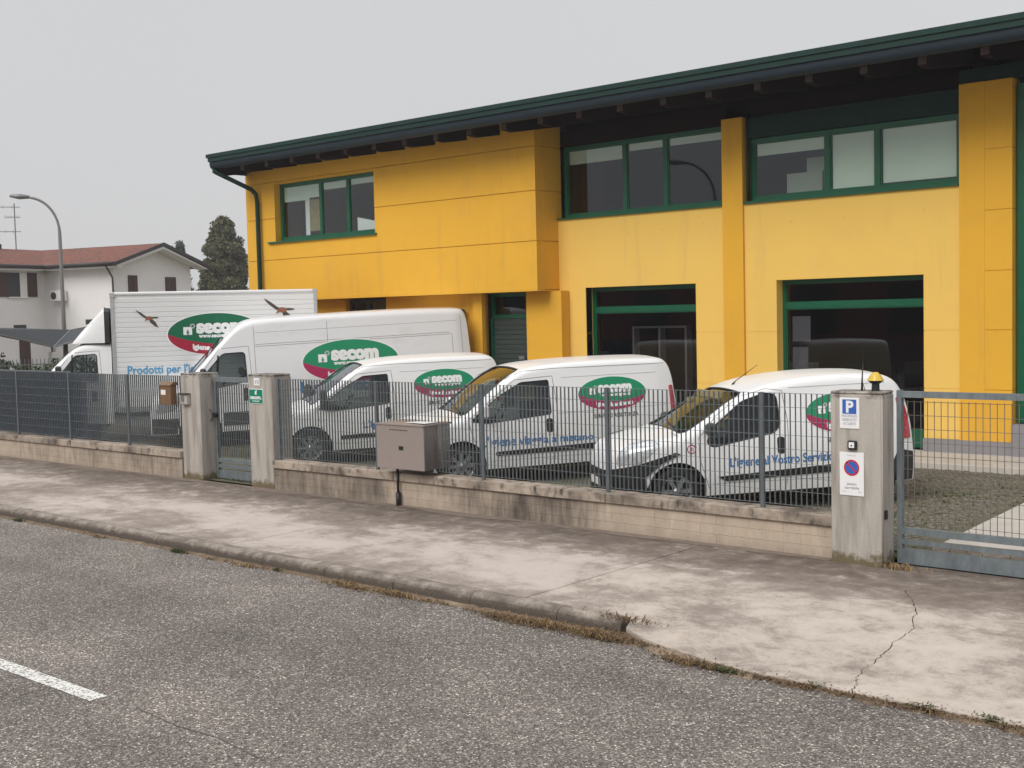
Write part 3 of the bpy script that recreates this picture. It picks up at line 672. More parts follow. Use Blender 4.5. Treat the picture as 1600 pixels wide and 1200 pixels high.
t = thing('gate_lock', 'steel latch and handle on the left pillar of the small gate', 'latch', (-16.349, 11.3, .93))
bm = bmesh.new(); tube(bm, [(.0, .1, .18), (.06, .1, .18), (.06, .1, .02), (.0, .1, .02)], .012, 6); obj('bracket', bm, 'galv_d', t)
bm = bmesh.new(); box(bm, .03, .1, .13, .19, .06, .13, bev=.006); obj('lock_case', bm, 'black', t)

# ------------------------------------------------------------------ small gate
t = thing('pedestrian_gate', 'grey steel pedestrian gate between two concrete pillars', 'gate', (-16.34, 11.5, 0))
W_ = 1.25 - .01
obj('stile', B(.02, .07, -.03, .03, .02, 1.62), 'galv_l', t); obj('stile', B(W_ - .05, W_, -.03, .03, .02, 1.62), 'galv_l', t)
obj('top_rail', B(-.1, W_ + .06, -.032, .032, 1.555, 1.63), 'galv_l', t)
obj('lower_rail', B(.07, W_ - .05, -.025, .025, .275, .335), 'galv_l', t); obj('lower_rail', B(.07, W_ - .05, -.025, .025, .185, .235), 'galv_l', t)
obj('kick_plate', B(.07, W_ - .05, -.02, .02, .02, .15), 'galv_l', t)
b0 = None; x = .1
while x < W_ - .06:
    if b0 is None: b0 = obj('bar', B(-.0016, .0016, -.0125, .0125, .36, 1.53), 'galv', t, (x, 0, 0))
    else: inst(b0, parent=t, loc=(x, 0, 0))
    x += .0604
for k in range(9):
    bm = bmesh.new(); tube(bm, [(.07, -.008, 0), (W_ - .05, -.008, 0)], .003, 5); obj('rod', bm, 'galv', t, (0, 0, .365 + k * .1445))
# ------------------------------------------------------------------ sliding gate
t = thing('sliding_gate', 'long grey steel sliding gate right of the big pillar', 'gate', (-4.95, 11.4, 0))
GL = 7.5
obj('stile', B(0, .05, -.03, .03, .0, 1.70), 'galv_l', t)
obj('top_rail', B(.05, GL, -.032, .032, 1.63, 1.69), 'galv_l', t)
obj('lower_rail', B(.05, GL, -.03, .03, .29, .355), 'galv_l', t); obj('lower_rail', B(.05, GL, -.03, .03, .195, .24), 'galv_l', t)
obj('kick_plate', B(.05, GL, -.03, .03, -.03, .15), 'galv_l', t)
b0 = None; x = .1
while x < GL:
    if b0 is None: b0 = obj('wire', tube(bmesh.new(), [(0, 0, .36), (0, 0, 1.6)], .0042, 5), 'meshwire', t, (x, 0, 0))
    else: inst(b0, parent=t, loc=(x, 0, 0))
    x += .066
for k in range(10):
    bm = bmesh.new(); tube(bm, [(.05, .007, 0), (GL, .007, 0)], .003, 5); obj('cross_wire', bm, 'meshwire', t, (0, 0, .4 + k * .132))

# ------------------------------------------------------------------ utility cabinet
t = thing('utility_cabinet', 'brushed steel utility cabinet hung on the fence above the low wall', 'cabinet', (-12.0, 10.98, .53))
cw, cd, ch = .89, .5, .57
bm = bmesh.new(); box(bm, .002, cw - .002, .012, cd, 0, ch, bev=.004); obj('case', bm, 'steel_s', t)
bm = bmesh.new(); box(bm, 0, cw, 0, .01, -.005, ch + .002, bev=.004); obj('door', bm, 'steel', t)
bm = bmesh.new(); prism(bm, [(-.012, ch + .003), (cd + .01, ch + .003), (cd + .01, ch + .03), (-.012, ch + .018)], 'x', -.012, cw + .012); obj('lid', bm, 'steel', t)
obj('lock_plate', B(.43, .51, -.006, -.001, .25, .3), 'black', t)
bm = bmesh.new()
for k in range(7): box(bm, .26 + k * .05, .29 + k * .05, -.003, .004, ch - .065, ch - .053)
obj('vent_slots', bm, 'black', t)
bm = bmesh.new(); random.seed(8)
prism(bm, [(.45, .12), (.84, .08), (.85, .42), (.62, .47)], 'z', ch + .033, ch + .037); obj('paper', bm, 'signw', t)
bm = bmesh.new(); tube(bm, [(-11.79, 11.15, .5), (-11.79, 11.15, .18)], .018, 8); tube(bm, [(-11.79, 11.15, .18), (-11.79, 11.15, -.02)], .034, 8)
tag(obj('drain_pipe', bm, 'black'), 'thin black pipe running down the wall under the cabinet', 'pipe')
# ------------------------------------------------------------------ office building
YW = 19.5
bd = thing('office_building', 'long yellow two storey building with dark green windows and eaves', 'building', (0, 0, 0))
ZT = 6.42
def part(name, bm, m, parent=bd, smooth=False): return obj(name, bm, m, parent, smooth=smooth)
# pale panels of the main wall: rows split by joints, with window openings left out
def panelrow(x0, x1, zs, m, y0=YW, y1=YW + .25, gap=.012, nm='wall_panel'):
    for a, b in zip(zs, zs[1:]): part(nm, B(x0, x1, y0, y1, a + gap / 2, b - gap / 2), m)
# backing behind the joints
part('wall_backing', B(-15.64, -14.98, YW + .0125, YW + .2, .31, 4.3), 'yel')
XL = -15.656
G1 = (-14.98, -12.385); G2 = (-10.70, -8.015)
part('wall_backing', B(XL + .01, G1[0] - .01, YW + .006, YW + .24, .1, 4.39), 'yel2')
part('wall_backing', B(G1[1] + .01, -11.77, YW + .006, YW + .24, .1, 4.39), 'yel2')
part('wall_backing', B(-11.33, G2[0] - .01, YW + .006, YW + .24, .1, 4.39), 'yel2')
part('wall_backing', B(G2[1] + .01, -7.42, YW + .006, YW + .24, .1, 4.39), 'yel2')
for a, b in ((XL, G1[0]), (G1[1], -11.765), (-11.335, G2[0]), (G2[1], -7.415)):
    panelrow(a, b, [.31, 1.134, 2.085, 3.008], 'yel2')
part('wall_panel', B(XL, -11.765, YW, YW + .25, 3.002, 4.395), 'yel2')
part('wall_panel', B(-11.335, -7.415, YW, YW + .25, 3.002, 4.395), 'yel2')
# formwork tie marks
bm = bmesh.new()
for x, z in ((-15.2, 4.0), (-13.9, 4.02), (-13.1, 4.05), (-12.2, 4.1), (-10.4, 4.02), (-9.4, 4.02), (-8.0, 4.05)):
    bmesh.ops.create_circle(bm, cap_ends=True, radius=.018, segments=8, matrix=Matrix.Translation((x, YW - .002, z)) @ Matrix.Rotation(rad(90), 4, 'X'))
part('tie_mark', bm, 'yel')
# columns (deeper yellow)
part('column', B(-11.76, -11.338, YW - .05, YW + .35, .31, 5.95), 'yel')
for a, b in zip([.31, 1.134, 2.085, 3.02, 3.97, 4.92, 5.85], [1.134, 2.085, 3.02, 3.97, 4.92, 5.85, 5.98]):
    part('column', B(-7.01, -6.585, YW - .04, YW + .3, a + .005, b - .005), 'yel')
part('column', B(-7.412, -7.012, YW - .04, YW + .3, .31, 5.98), 'yel')
part('column', B(-7.40, -6.60, YW - .028, YW + .3, .311, 5.979), 'yel')
part('downpipe', tube(bmesh.new(), [(-11.27, YW + .05, 4.45), (-11.27, YW + .05, 6.0)], .03, 8), 'green_d')
for a, b in ((XL, G1[0] - .002), (G1[1] + .002, G2[0] - .002), (G2[1] + .002, -6.585)):
    part('plinth', B(a, b, YW - .062, YW + .2, .1, .312), 'plinth')
part('plinth', B(-6.58, 4, YW - .1, YW + .2, .1, .6), 'plinth')
# jamb returns of shopfront
GR = .3
for (a, b) in (G1, G2):
    part('reveal', B(a - .02, a, YW + .251, YW + .45, .1, 3.0), 'yel2')
def window(x0, x1, z0, z1, y, mull, rails=(), fw=.07, m='green', gm='glass', blinds=(), parent=bd, depth=.08, mw=.09):
    """one frame part; each pane and each blind a sub-part"""
    bm = bmesh.new()
    box(bm, x0, x0 + fw, y, y + depth, z0, z1); box(bm, x1 - fw, x1, y, y + depth, z0, z1)
    box(bm, x0 + fw, x1 - fw, y, y + depth, z1 - fw, z1); box(bm, x0 + fw, x1 - fw, y, y + depth, z0, z0 + fw)
    xs = [x0 + fw]
    for q in mull:
        box(bm, q - mw / 2, q + mw / 2, y + .004, y + depth - .004, z0 + fw, z1 - fw); xs += [q - mw / 2, q + mw / 2]
    xs.append(x1 - fw)
    zs = [z0 + fw]
    for (q, w) in rails:
        box(bm, x0 + fw, x1 - fw, y + .002, y + depth - .006, q - w / 2, q + w / 2); zs += [q - w / 2, q + w / 2]
    zs.append(z1 - fw)
    # inner bead, gives the double line of a sash
    fr_ = part('window', bm, m, parent)
    k = 0
    for j in range(0, len(zs), 2):
        for i in range(0, len(xs), 2):
            a, b, c, d = xs[i], xs[i + 1], zs[j], zs[j + 1]
            s = .022; q = bmesh.new()
            box(q, a, a + s, y + .02, y + .06, c, d); box(q, b - s, b, y + .02, y + .06, c, d); box(q, a + s, b - s, y + .02, y + .06, c, c + s); box(q, a + s, b - s, y + .02, y + .06, d - s, d)
            obj('sash', q, m, fr_)
            obj('pane', B(a + s, b - s, y + .035, y + .041, c + s, d - s), gm, fr_)
            if k < len(blinds) and blinds[k]: obj('blind', B(a + s + .01, b - s - .01, y + .06, y + .066, d - (d - c) * blinds[k], d), 'blind', fr_)
            k += 1
    return fr_
# upper windows
window(-15.56, -11.765, 4.425, 5.86, YW + .12, [-14.05, -13.1], blinds=(.22, .12, .12))
window(-11.26, -7.42, 4.435, 5.56, YW + .12, [-9.76, -8.85], blinds=(.24, .98, .95), fw=.08)
bm = bmesh.new(); box(bm, -11.24, -7.42, YW + .04, YW + .3, 5.562, 5.93); box(bm, -11.24, -7.42, YW + .025, YW + .04, 5.565, 5.60); box(bm, -11.24, -7.42, YW + .025, YW + .04, 5.88, 5.93)
part('shutter_box', bm, 'green_d')
part('sill', B(XL - .03, -11.765, YW - .05, YW + .13, 4.397, 4.424), 'green'); part('sill', B(-11.335, -7.42, YW - .05, YW + .13, 4.397, 4.434), 'green')
part('lintel', B(XL, -11.765, YW + .12, YW + .3, 5.862, 6.2), 'maroon')
part('lintel', B(-11.33, -7.42, YW + .12, YW + .3, 5.94, 6.2), 'maroon'); part('lintel', B(-7.42, 4, YW + .0, YW + .3, 5.98, 6.2), 'green_d')
# ground floor shop windows
for (a, b) in (G1, G2):
    window(a, b, .19, 3.0, YW + .22, [], [(2.56 - .02, .1)], fw=.06, gm='glass_d')
    part('kick_panel', B(a + .06, b - .06, YW + .215, YW + .219, .12, .42), 'green')
# right hand glazed bay
window(-6.56, 3, .62, 5.9, YW + .1, [-4, -1.5], [(1.6, .12), (3.2, .12), (4.6, .12)], fw=.12, blinds=(0, 0, 0, 0, 0, 0, .9, .9, .9, .9, .9, .9))
# projecting upper box on the left
XB0, XB1, YB = -25.08, -15.656, 18.8
wz0, wz1, wx0, wx1 = 4.40, 5.80, -23.95, -20.38
part('wall_backing', B(XB0 + .01, XB1 - .01, YB + .03, YB + .22, 3.0, wz0 - .01), 'yel')
gq = .009
rows = [2.985, 3.965, 4.97, 5.85, 6.62]
part('wall_panel', B(XB0, XB1, YB, YB + .25, rows[0], rows[1] - .007), 'yel')
part('wall_panel', B(XB0, XB1, YB, YB + .25, rows[1] + .007, wz0), 'yel')
for a, b in ((XB0, wx0), (wx1, XB1)):
    part('wall_panel', B(a, b, YB, YB + .25, wz0 + .0, rows[2] - .007), 'yel'); part('wall_panel', B(a, b, YB, YB + .25, rows[2] + .007, rows[3] - .007), 'yel')
    part('wall_backing', B(a + .01, b - .01, YB + .03, YB + .2, wz0, rows[3]), 'yel')
part('wall_panel', B(wx0, wx1, YB, YB + .25, wz1, rows[3] - .007), 'yel')
part('wall_panel', B(XB0, XB1, YB, YB + .25, rows[3] + .007, rows[4]), 'yel')
part('wall_backing', B(XB0 + .01, XB1 - .01, YB + .03, YB + .2, wz1 + .01, rows[4] - .01), 'yel')
for a, b in zip(rows, rows[1:]): part('return_panel', B(XB1 - .25, XB1 + .003, YB + .251, YW + .12, a + .009, b - .009), 'yel')
part('return_backing', B(XB1 - .2, XB1 - .03, YB + .251, YW + .12, 3.0, 6.6), 'yel')
window(wx0 + .02, wx1 - .02, wz0 + .02, wz1, YB + .16, [-22.42, -21.45], blinds=(.3, .15, .12))
part('sill', B(wx0 - .25, wx1 + .06, YB - .06, YB + .16, wz0 - .035, wz0 + .003), 'green')
part('soffit', B(XB0, XB1, YB + .002, YW + .4, 2.96, 2.984), 'yel')
# wall below the projection
YL = 19.23
for a, b in ((-25.0, -21.95), (-20.55, -17.62), (-16.33, -15.4)):
    part('wall_panel', B(a, b, YL, YL + .25, .31, 2.955), 'yel')
part('wall_panel', B(-21.95, -20.55, YL, YL + .25, .31, 1.9), 'yel')
window(-21.9, -20.6, 1.92, 2.93, YL + .1, [-21.25], m='black2', fw=.05)
part('column', B(-17.72, -17.47, YL - .12, YL + .0, .31, 2.955), 'yel'); part('column', B(-15.9, -15.64, YL + .001, YL + .26, .312, 2.95), 'yel')
window(-17.47, -16.33, 2.42, 2.955, YL + .2, [], fw=.06, gm='glass_d')
dr = part('door', B(-17.42, -16.38, YL + .22, YL + .27, .12, 2.42), 'shutter_d')
for k in range(22): obj('slat', B(-17.42, -16.38, YL + .205, YL + .2195, .14 + k * .102, .23 + k * .102), 'shutter_d', dr)
obj('handle', B(-16.7, -16.55, YL + .16, YL + .2, 1.55, 1.62), 'galv', dr)
part('door_post', B(-17.47, -17.42, YL + .16, YL + .26, .12, 2.42), 'green'); part('door_post', B(-16.38, -16.33, YL + .16, YL + .26, .12, 2.42), 'green')
part('plinth', B(-25.05, -17.73, YL - .05, YL + .2, .1, .31), 'plinth'); part('plinth', B(-16.33, -15.66, YL - .05, YL + .2, .1, .31), 'plinth')
# end wall and back
part('end_wall', B(XB0, XB0 + .25, YB + .251, 34, .0, 6.5), 'yel'); part('back_wall', B(XB0, 6, 33.7, 34, 0, 9), 'yel2')
# rooms
part('floor_slab', B(XB0 + .3, 6, YW + .5, 33, 3.0, 3.3), 'roomo'); part('upper_room_wall', B(XB0 + .3, 6, 24.5, 24.6, 3.3, 6.6), 'roomo'); part('lower_room_wall', B(XB0 + .3, 6, 24.5, 24.6, .1, 3.0), 'room')
part('ground_floor', B(XB0 + .3, 6, YW + .5, 33, .05, .12), 'room')
part('ceiling', B(XB0 + .3, 6, YW + .5, 33, 6.25, 6.3), 'roomo')
bm = bmesh.new()
for a, b, c, d in ((-15.3, -15.1, .2, 1.7), (-14.35, -14.31, .2, 2.2), (-13.72, -13.68, .2, 2.2), (-13.1, -13.06, .2, 2.2), (-14.31, -13.1, 2.16, 2.2), (-14.2, -13.8, .2, 1.1), (-10.9, -10.35, .3, 1.5)): box(bm, a, b, 20.2, 20.4, c, d)
part('furniture', bm, 'roomw')
bm = bmesh.new(); box(bm, -10.55, -10.2, YW + .3, YW + .304, 1.9, 2.35); box(bm, -10.55, -10.25, YW + .3, YW + .304, 1.35, 1.8); part('window_notice', bm, 'poster')
bm = bmesh.new(); box(bm, -23.05, -22.9, 19.02, 19.03, 4.5, 5.35); prism(bm, [(-21.2, 4.5), (-20.5, 4.5), (-20.5, 4.68), (-21.2, 4.82)], 'y', 19.02, 19.03); part('inner_curtain', bm, 'signw'); part('inner_curtain', B(-22.89, -22.5, 19.02, 19.03, 4.6, 5.4), 'tan')
bm = bmesh.new(); box(bm, -15.5, -14.85, YW + .5, YW + .52, 4.4, 5.6); part('inner_curtain', bm, 'maroon')
bm = bmesh.new(); box(bm, -10.9, -10.2, YW + .8, YW + .9, 4.4, 4.95); box(bm, -10.5, -10.1, YW + .8, YW + .9, 4.95, 5.2); part('office_boxes', bm, 'blind')
# roof: eave at Y=17.7, rising away
EX0, EX1, YE = -25.06, 6, 17.7
bm = bmesh.new(); prism(bm, [(YE - .035, 6.455), (YE - .035, 6.54), (34.5, 8.9), (34.5, 8.84), (YE + .1, 6.455)], 'x', EX0 - .04, EX1); part('roof_sheet', bm, 'green_d')
bm = bmesh.new(); prism(bm, [(YE - .01, 6.36), (YE - .01, 6.45), (YE + .1, 6.45), (34.4, 8.80), (34.4, 8.76), (YE + .1, 6.36)], 'x', EX0, EX1); part('roof_trim', bm, 'green_d')
bm = bmesh.new(); prism(bm, [(YE + .101, 6.30), (YE + .101, 6.44), (34.3, 8.74), (34.3, 8.66)], 'x', EX0 + .05, EX1 - .01); part('roof_boards', bm, 'maroon')
bm = bmesh.new(); gp = []
for k in range(11):
    a = math.pi * (1 + k / 10); gp.append((YE + .13 + .105 * math.cos(a), 6.30 + .115 * math.sin(a)))
gp += [(YE + .235, 6.355), (YE + .025, 6.355)]
prism(bm, gp, 'x', EX0 + .02, EX1 + .01); part('gutter', bm, 'gutter', smooth=True)
# rafter tails
r0 = None; x = -25.02
def rbm():
    bm = bmesh.new(); prism(bm, [(YE + .247, 6.08), (YE + .247, 6.33), (YW + .4, 6.60), (YW + .4, 6.34), (YE + .5, 6.06)], 'x', 0, .13); return bm
while x < 5:
    if r0 is None: r0 = obj('rafter', rbm(), 'rafter', bd, (x, 0, 0))
    else: inst(r0, parent=bd, loc=(x, 0, 0))
    obj('rafter_end', B(x + .003, x + .127, YE + .236, YE + .246, 6.09, 6.3), 'rafter_end', bd)
    x += .925
part('barge_board', B(EX0 + .02, EX0 + .07, YE + .1, YE + 1.3, 6.1, 6.44), 'gutter')
bm = bmesh.new(); tube(bm, [(-24.98, YE + .1, 6.25), (-24.95, YE + .12, 6.12), (-24.6, 18.6, 5.72), (-24.52, 18.68, 5.6), (-24.5, 18.7, 5.4), (-24.5, 18.7, 3.0), (-24.5, 18.7, .1)], .055, 10); part('downpipe', bm, 'green_d', smooth=True)
part('fascia_wall', B(-15.65, -7.4, YW + .31, YW + .4, 5.9, 6.6), 'maroon')

# ------------------------------------------------------------------ house far left
AX = Vector((-56.6, 33.9)); gu = Vector((math.cos(rad(105)), math.sin(rad(105)))); gv = Vector((math.cos(rad(195)), math.sin(rad(195))))
hs = thing('village_house', 'white two storey house with red tiled roof and brown shutters', 'house', (AX.x, AX.y, 0), rad(105))
def hb(*a, **k): return B(*a, **k)   # local: x along gable face, y along side wall
HE = 5.52
obj('wall', hb(0, 5.9, 0, 5, -.2, HE), 'hwall', hs); obj('wall', hb(-18, 5.9, 4.8, 11.5, -.2, HE - .002), 'hwall', hs)
bm = bmesh.new(); prism(bm, [(0, HE), (5.9, HE), (2.95, HE + .9)], 'y', .0, 5); obj('gable', bm, 'hwall', hs)
def gable_roof(u0, u1, um, v0, v1, axis):
    bm = bmesh.new(); t = .14; e = HE - .12; r = HE + 1.0
    if axis == 'y': prism(bm, [(u0, e), (um, r), (u1, e), (u1, e + t), (um, r + t), (u0, e + t)], 'y', v0, v1)
    else: prism(bm, [(u0, e), (um, r), (u1, e), (u1, e + t), (um, r + t), (u0, e + t)], 'x', v0, v1)
    return bm
obj('roof', gable_roof(-.7, 6.6, 2.95, -.8, 8.2, 'y'), 'htile', hs); obj('roof', gable_roof(4.1, 12.2, 8.15, -18.7, 2.9, 'x'), 'htile', hs)
bm = bmesh.new(); tube(bm, [(-.78, -.8, HE - .02), (-.78, 4.2, HE - .02)], .09, 8); tube(bm, [(-18.7, 4.02, HE - .02), (-.7, 4.02, HE - .02)], .09, 8); obj('gutter', bm, 'hdark', hs)
bm = bmesh.new(); prism(bm, [(-.72, HE - .14), (2.95, HE + .98), (6.62, HE - .14), (6.62, HE + .05), (2.95, HE + 1.17), (-.72, HE + .05)], 'y', -.86, -.8); obj('verge', bm, 'hdark', hs)
bm = bmesh.new(); prism(bm, [(-.5, HE - .18), (2.95, HE + .84), (6.4, HE - .18), (6.4, HE - .14), (2.95, HE + .96), (-.5, HE - .1)], 'y', -.79, -.02); obj('verge_soffit', bm, 'hwall', hs)
bm = bmesh.new(); box(bm, -18.6, 0, 4.15, 4.8, HE - .22, HE - .14); box(bm, -.62, -.002, -.7, 4.8, HE - .22, HE - .14); obj('eave_soffit', bm, 'hwall', hs)
bm = bmesh.new(); tube(bm, [(-.7, -.2, HE - .1), (-.15, -.1, HE - .7), (-.12, -.08, HE - 1), (-.12, -.08, 0)], .05, 6); obj('downpipe', bm, 'hdark', hs)
def hwin(face, a, z0, z1, w, open_=False):
    if face == 'g': f = obj('window', hb(a, a + w, -.03, .0, z0, z1), 'black2', hs)
    else: f = obj('window', hb(a, a + w, 4.77, 4.8, z0, z1), 'black2', hs)
    y = -.06 if face == 'g' else 4.73
    if open_:
        obj('shutter', hb(a - w * .55, a - .03, y, y + .03, z0, z1), 'hwood', f); obj('shutter', hb(a + w + .03, a + w * 1.55, y, y + .03, z0, z1), 'hwood', f)
        obj('frame', hb(a + w * .62, a + w, y + .01, y + .03, z0, z1), 'hwall', f); obj('sill', hb(a - .05, a + w + .05, y - .05, y + .05, z0 - .06, z0 - .001), 'hwall', f)
    else:
        obj('shutter', hb(a, a + w / 2 - .01, y, y + .03, z0, z1), 'hwood', f); obj('shutter', hb(a + w / 2 + .01, a + w, y, y + .03, z0, z1), 'hwood', f)
hwin('g', 1.05, 4.0, 4.95, .65); hwin('g', 3.85, 3.95, 4.9, .8)
hwin('s', -2.45, 3.95, 5.2, 1.2, True); hwin('s', -7.3, 3.9, 5.2, 1.3, True)
obj('door', hb(-1.9, -1.2, 4.76, 4.8, -.2, 2.1), 'hwood', hs)
for a, b in ((-2.2, -1.4), (-4.6, -3.6)): obj('window', hb(a, b, 4.77, 4.8, 2.3, 2.5), 'black2', hs)
obj('window', hb(-.03, 0, 1.0, 2.0, 2.45, 2.7), 'black2', hs)
t = thing('air_conditioner', 'air conditioning unit on the white house wall by the lamp post', 'air conditioner', (AX.x, AX.y, 0), rad(105))
bm = bmesh.new(); box(bm, -.4, -.05, 3.2, 4.05, 3.7, 4.25, bev=.02); obj('casing', bm, 'hwall', t)
bm = bmesh.new(); bmesh.ops.create_circle(bm, cap_ends=True, radius=.2, segments=16, matrix=Matrix.Translation((-.41, 3.8, 3.98)) @ Matrix.Rotation(rad(90), 4, 'Y')); obj('fan', bm, 'hdark', t)
t = thing('chimney_pot', 'tiny chimney pot on the house ridge', 'chimney', (AX.x, AX.y, 0), rad(105)); obj('pot', B(-.2, .1, 8.0, 8.3, 6.3, 6.9), 'hdark', t)
t = thing('tv_antenna', 'tall television antenna on the house roof at the far left', 'antenna', (-65.05, 33.1, 5.9))
bm = bmesh.new(); tube(bm, [(0, 0, 0), (0, 0, 3.3)], .035, 5); obj('mast', bm, 'lampg', t)
bm = bmesh.new()
for z, l, rr in ((1.75, 1.7, .6), (3.1, 1.9, .5), (2.55, .5, .25)):
    d = Vector((.45, .89, 0)); tube(bm, [d * -l + Vector((0, 0, z)), d * .3 + Vector((0, 0, z))], .02, 4)
    for k in range(5): c = d * (-l + k * (l + .3) / 5) + Vector((0, 0, z)); tube(bm, [c + Vector((0, 0, -.09)), c + Vector((0, 0, .09))], .012, 4)
obj('aerial_rods', bm, 'lampg', t)

# carport with dark mesh
t = thing('shade_canopy', 'dark mesh carport canopy in front of the white house', 'canopy', (0, 0, 0))
P0 = [(-33.4, 13.6, 2.5), (-31.35, 17.7, 2.62), (-30.75, 18.9, 2.58), (-31.73, 17.02, 1.9), (-34.5, 19.6, 2.6)]
def surf(pts, m, nm, parent, th=.02):
    bm = bmesh.new(); a = [bm.verts.new(p) for p in pts]; b = [bm.verts.new((p[0], p[1], p[2] - th)) for p in pts]
    bm.faces.new(a); bm.faces.new(b[::-1]); n = len(a)
    for k in range(n): bm.faces.new((a[k], b[k], b[(k + 1) % n], a[(k + 1) % n]))
    return obj(nm, bm, m, parent)
A_, C_, B_, D_, E_ = (-29.5, 13.9, 2.45), (-31.7, 17.06, 1.9), (-31.94, 18.67, 2.2), (-36.6, 21.4, 2.5), (-37.5, 17.0, 2.52)
M1 = (-34.6, 19.2, 2.34)
surf([A_, C_, M1, E_], 'shade', 'mesh_panel', t); surf([C_, B_, D_, M1], 'shade', 'mesh_panel', t)
for p, q in ((C_, A_), (C_, B_), (C_, M1)): obj('cable', tube(bmesh.new(), [(p[0], p[1], p[2] - .01), (q[0], q[1], q[2] - .01)], .022, 5), 'lampg', t)
c = C_
obj('post', tube(bmesh.new(), [(c[0], c[1], -.1), c], .06, 8), 'lampg', t); obj('post', tube(bmesh.new(), [(c[0] - .5, c[1] + .65, -.1), (c[0] - .5, c[1] + .65, 2.0)], .06, 8), 'lampg', t)
obj('post_wrap', B(c[0] - .09, c[0] + .09, c[1] - .09, c[1] + .09, 1.0, 1.75), 'signw', t)
# green picket fence and hedge
t = thing('picket_fence', 'thin green grey picket fence behind the netted fence at the far left', 'fence', (-30.2, 12.0, 0), math.atan2(3.2, .9))
p0 = None
for k in range(110):
    if p0 is None: p0 = obj('picket', B(-.008, .008, -.008, .008, 0, 1.66), 'galv', t, (0, 0, 0))
    else: inst(p0, parent=t, loc=(k * .095, 0, 0))
obj('rail', B(0, 10.4, -.012, .012, 1.5, 1.53), 'galv', t)
def foliage(name, n, f, size, m, parent=None):
    bm = bmesh.new()
    for i in range(n):
        p, s = f(); a = Vector((random.gauss(0, 1), random.gauss(0, 1), random.gauss(0, 1))).normalized(); b = a.orthogonal().normalized(); c2 = a.cross(b)
        th = random.uniform(0, 6.28); b, c2 = b * math.cos(th) + c2 * math.sin(th), c2 * math.cos(th) - b * math.sin(th); k = size * s
        bm.faces.new([bm.verts.new(p + b * k), bm.verts.new(p + c2 * k * .55), bm.verts.new(p - b * k), bm.verts.new(p - c2 * k * .55)])
    return obj(name, bm, m, parent)
random.seed(21)
def hf():
    u = random.uniform(0, 9); return Vector((-31.0 + .28 * u - .5 * random.random(), 12.2 + .95 * u, random.random() * (1.55 + .12 * math.sin(u * 3)))), random.uniform(.6, 1.2)
o = foliage('hedge', 9000, hf, .07, 'hedge'); tag(o, 'low green hedge behind the picket fence at the far left', 'hedge')
def hf2():
    a = random.uniform(0, 6.28); r = random.random() ** .5 * .5; return Vector((-31.2 + r * math.cos(a), 14.9 + r * math.sin(a), 1.45 + random.random() * .35)), random.uniform(.5, 1)
tag(foliage('shrub', 160, hf2, .07, 'bark'), 'bare twiggy shrub top above the hedge by the house door', 'shrub')
# street lamp
t = thing('street_lamp', 'tall curved grey street lamp in front of the white house', 'street lamp', (-43.8, 24.05, 0))
dd = Vector((-.64, -.77, 0)).normalized() * 1
pts = [(0, 0, -.1), (0, 0, 3), (0, 0, 6.0)]
for k in range(1, 9):
    a = k / 8 * rad(80); pts.append((dd.x * (1.0 - math.cos(a)) * 1.1, dd.y * (1.0 - math.cos(a)) * 1.1, 6.0 + 1.35 * math.sin(a)))
pts.append((dd.x * 1.1, dd.y * 1.1, 7.38))
obj('pole', tube(bmesh.new(), pts, [.09, .08, .065] + [.05] * 9, 8), 'lampg', t)
bm = bmesh.new(); h0 = Vector((dd.x * 1.05, dd.y * 1.05, 7.37)); h1 = h0 + dd * .7 + Vector((0, 0, .05)); tube(bm, [h0, (h0 + h1) / 2, h1], [.06, .11, .05], 8); obj('lamp_head', bm, 'lampg', t)
# its twin across the road, seen reflected in the upper window
t2 = t.copy(); COL.objects.link(t2); t2.location = (-27.1, -4.95, 0); t2.rotation_euler = (0, 0, rad(-82.8)); t2.scale = (1.17, 1.17, 1.17)
for ch in list(t.children): inst(ch, parent=t2)
t2['label'] = 'curved street lamp across the road, mirrored in the upper window'
for q in (t, t2): q['group'] = 'curved grey street lamps'
# trees
def tree(x, y, h, w, zb, lab, m, n, nm='evergreen_tree', sh=1.0):
    t = thing(nm, lab, 'tree', (x, y, 0))
    bm = bmesh.new(); tube(bm, [(0, 0, -.2), (.05, 0, h * .5), (0, .05, h * .93)], [.22, .13, .03], 7)
    for k in range(16):
        a = k * 2.4; z = zb + (h - zb) * k / 17; r = w * .42 * (1 - .5 * k / 16); tube(bm, [(0, 0, z), (r * math.cos(a), r * math.sin(a), z + r * 1.1)], [.05, .015], 5)
    obj('trunk', bm, 'bark', t)
    cl = []
    for k in range(260):
        f = random.random(); z = zb + (h - zb) * f
        rr = w * .62 * (math.sin(math.pi * (.2 + .78 * f)) ** .62) if sh == 1 else w * .5 * (1 - f) ** .8
        a = random.uniform(0, 6.28); r = rr * .8 * random.random() ** .5; cl.append((Vector((r * math.cos(a), r * math.sin(a), z)), random.uniform(.2, .42) * w * .33))
    def f_():
        c, s = random.choice(cl); d = Vector((random.gauss(0, 1), random.gauss(0, 1), random.gauss(0, 1.2))).normalized() * s * random.random() ** .4
        return c + d, random.uniform(.6, 1.3)
    obj('crown', foliage('crown', n, f_, .11, m).data, None, t)
    bpy.data.objects.remove([q for q in bpy.data.objects if q.name.startswith('crown') and q.parent is None][0])
    return t
tree(-73.1, 52.6, 9.5, 3.7, 1.0, 'dense dark columnar evergreen tree between the house and the yellow building', 'leaf', 52000)
tree(-79.0, 53.0, 8.3, 3.0, 1.0, 'thin grey conifer with drooping tip just right of the house roof', 'leaf2', 9000, sh=.7, nm='conifer_tree')
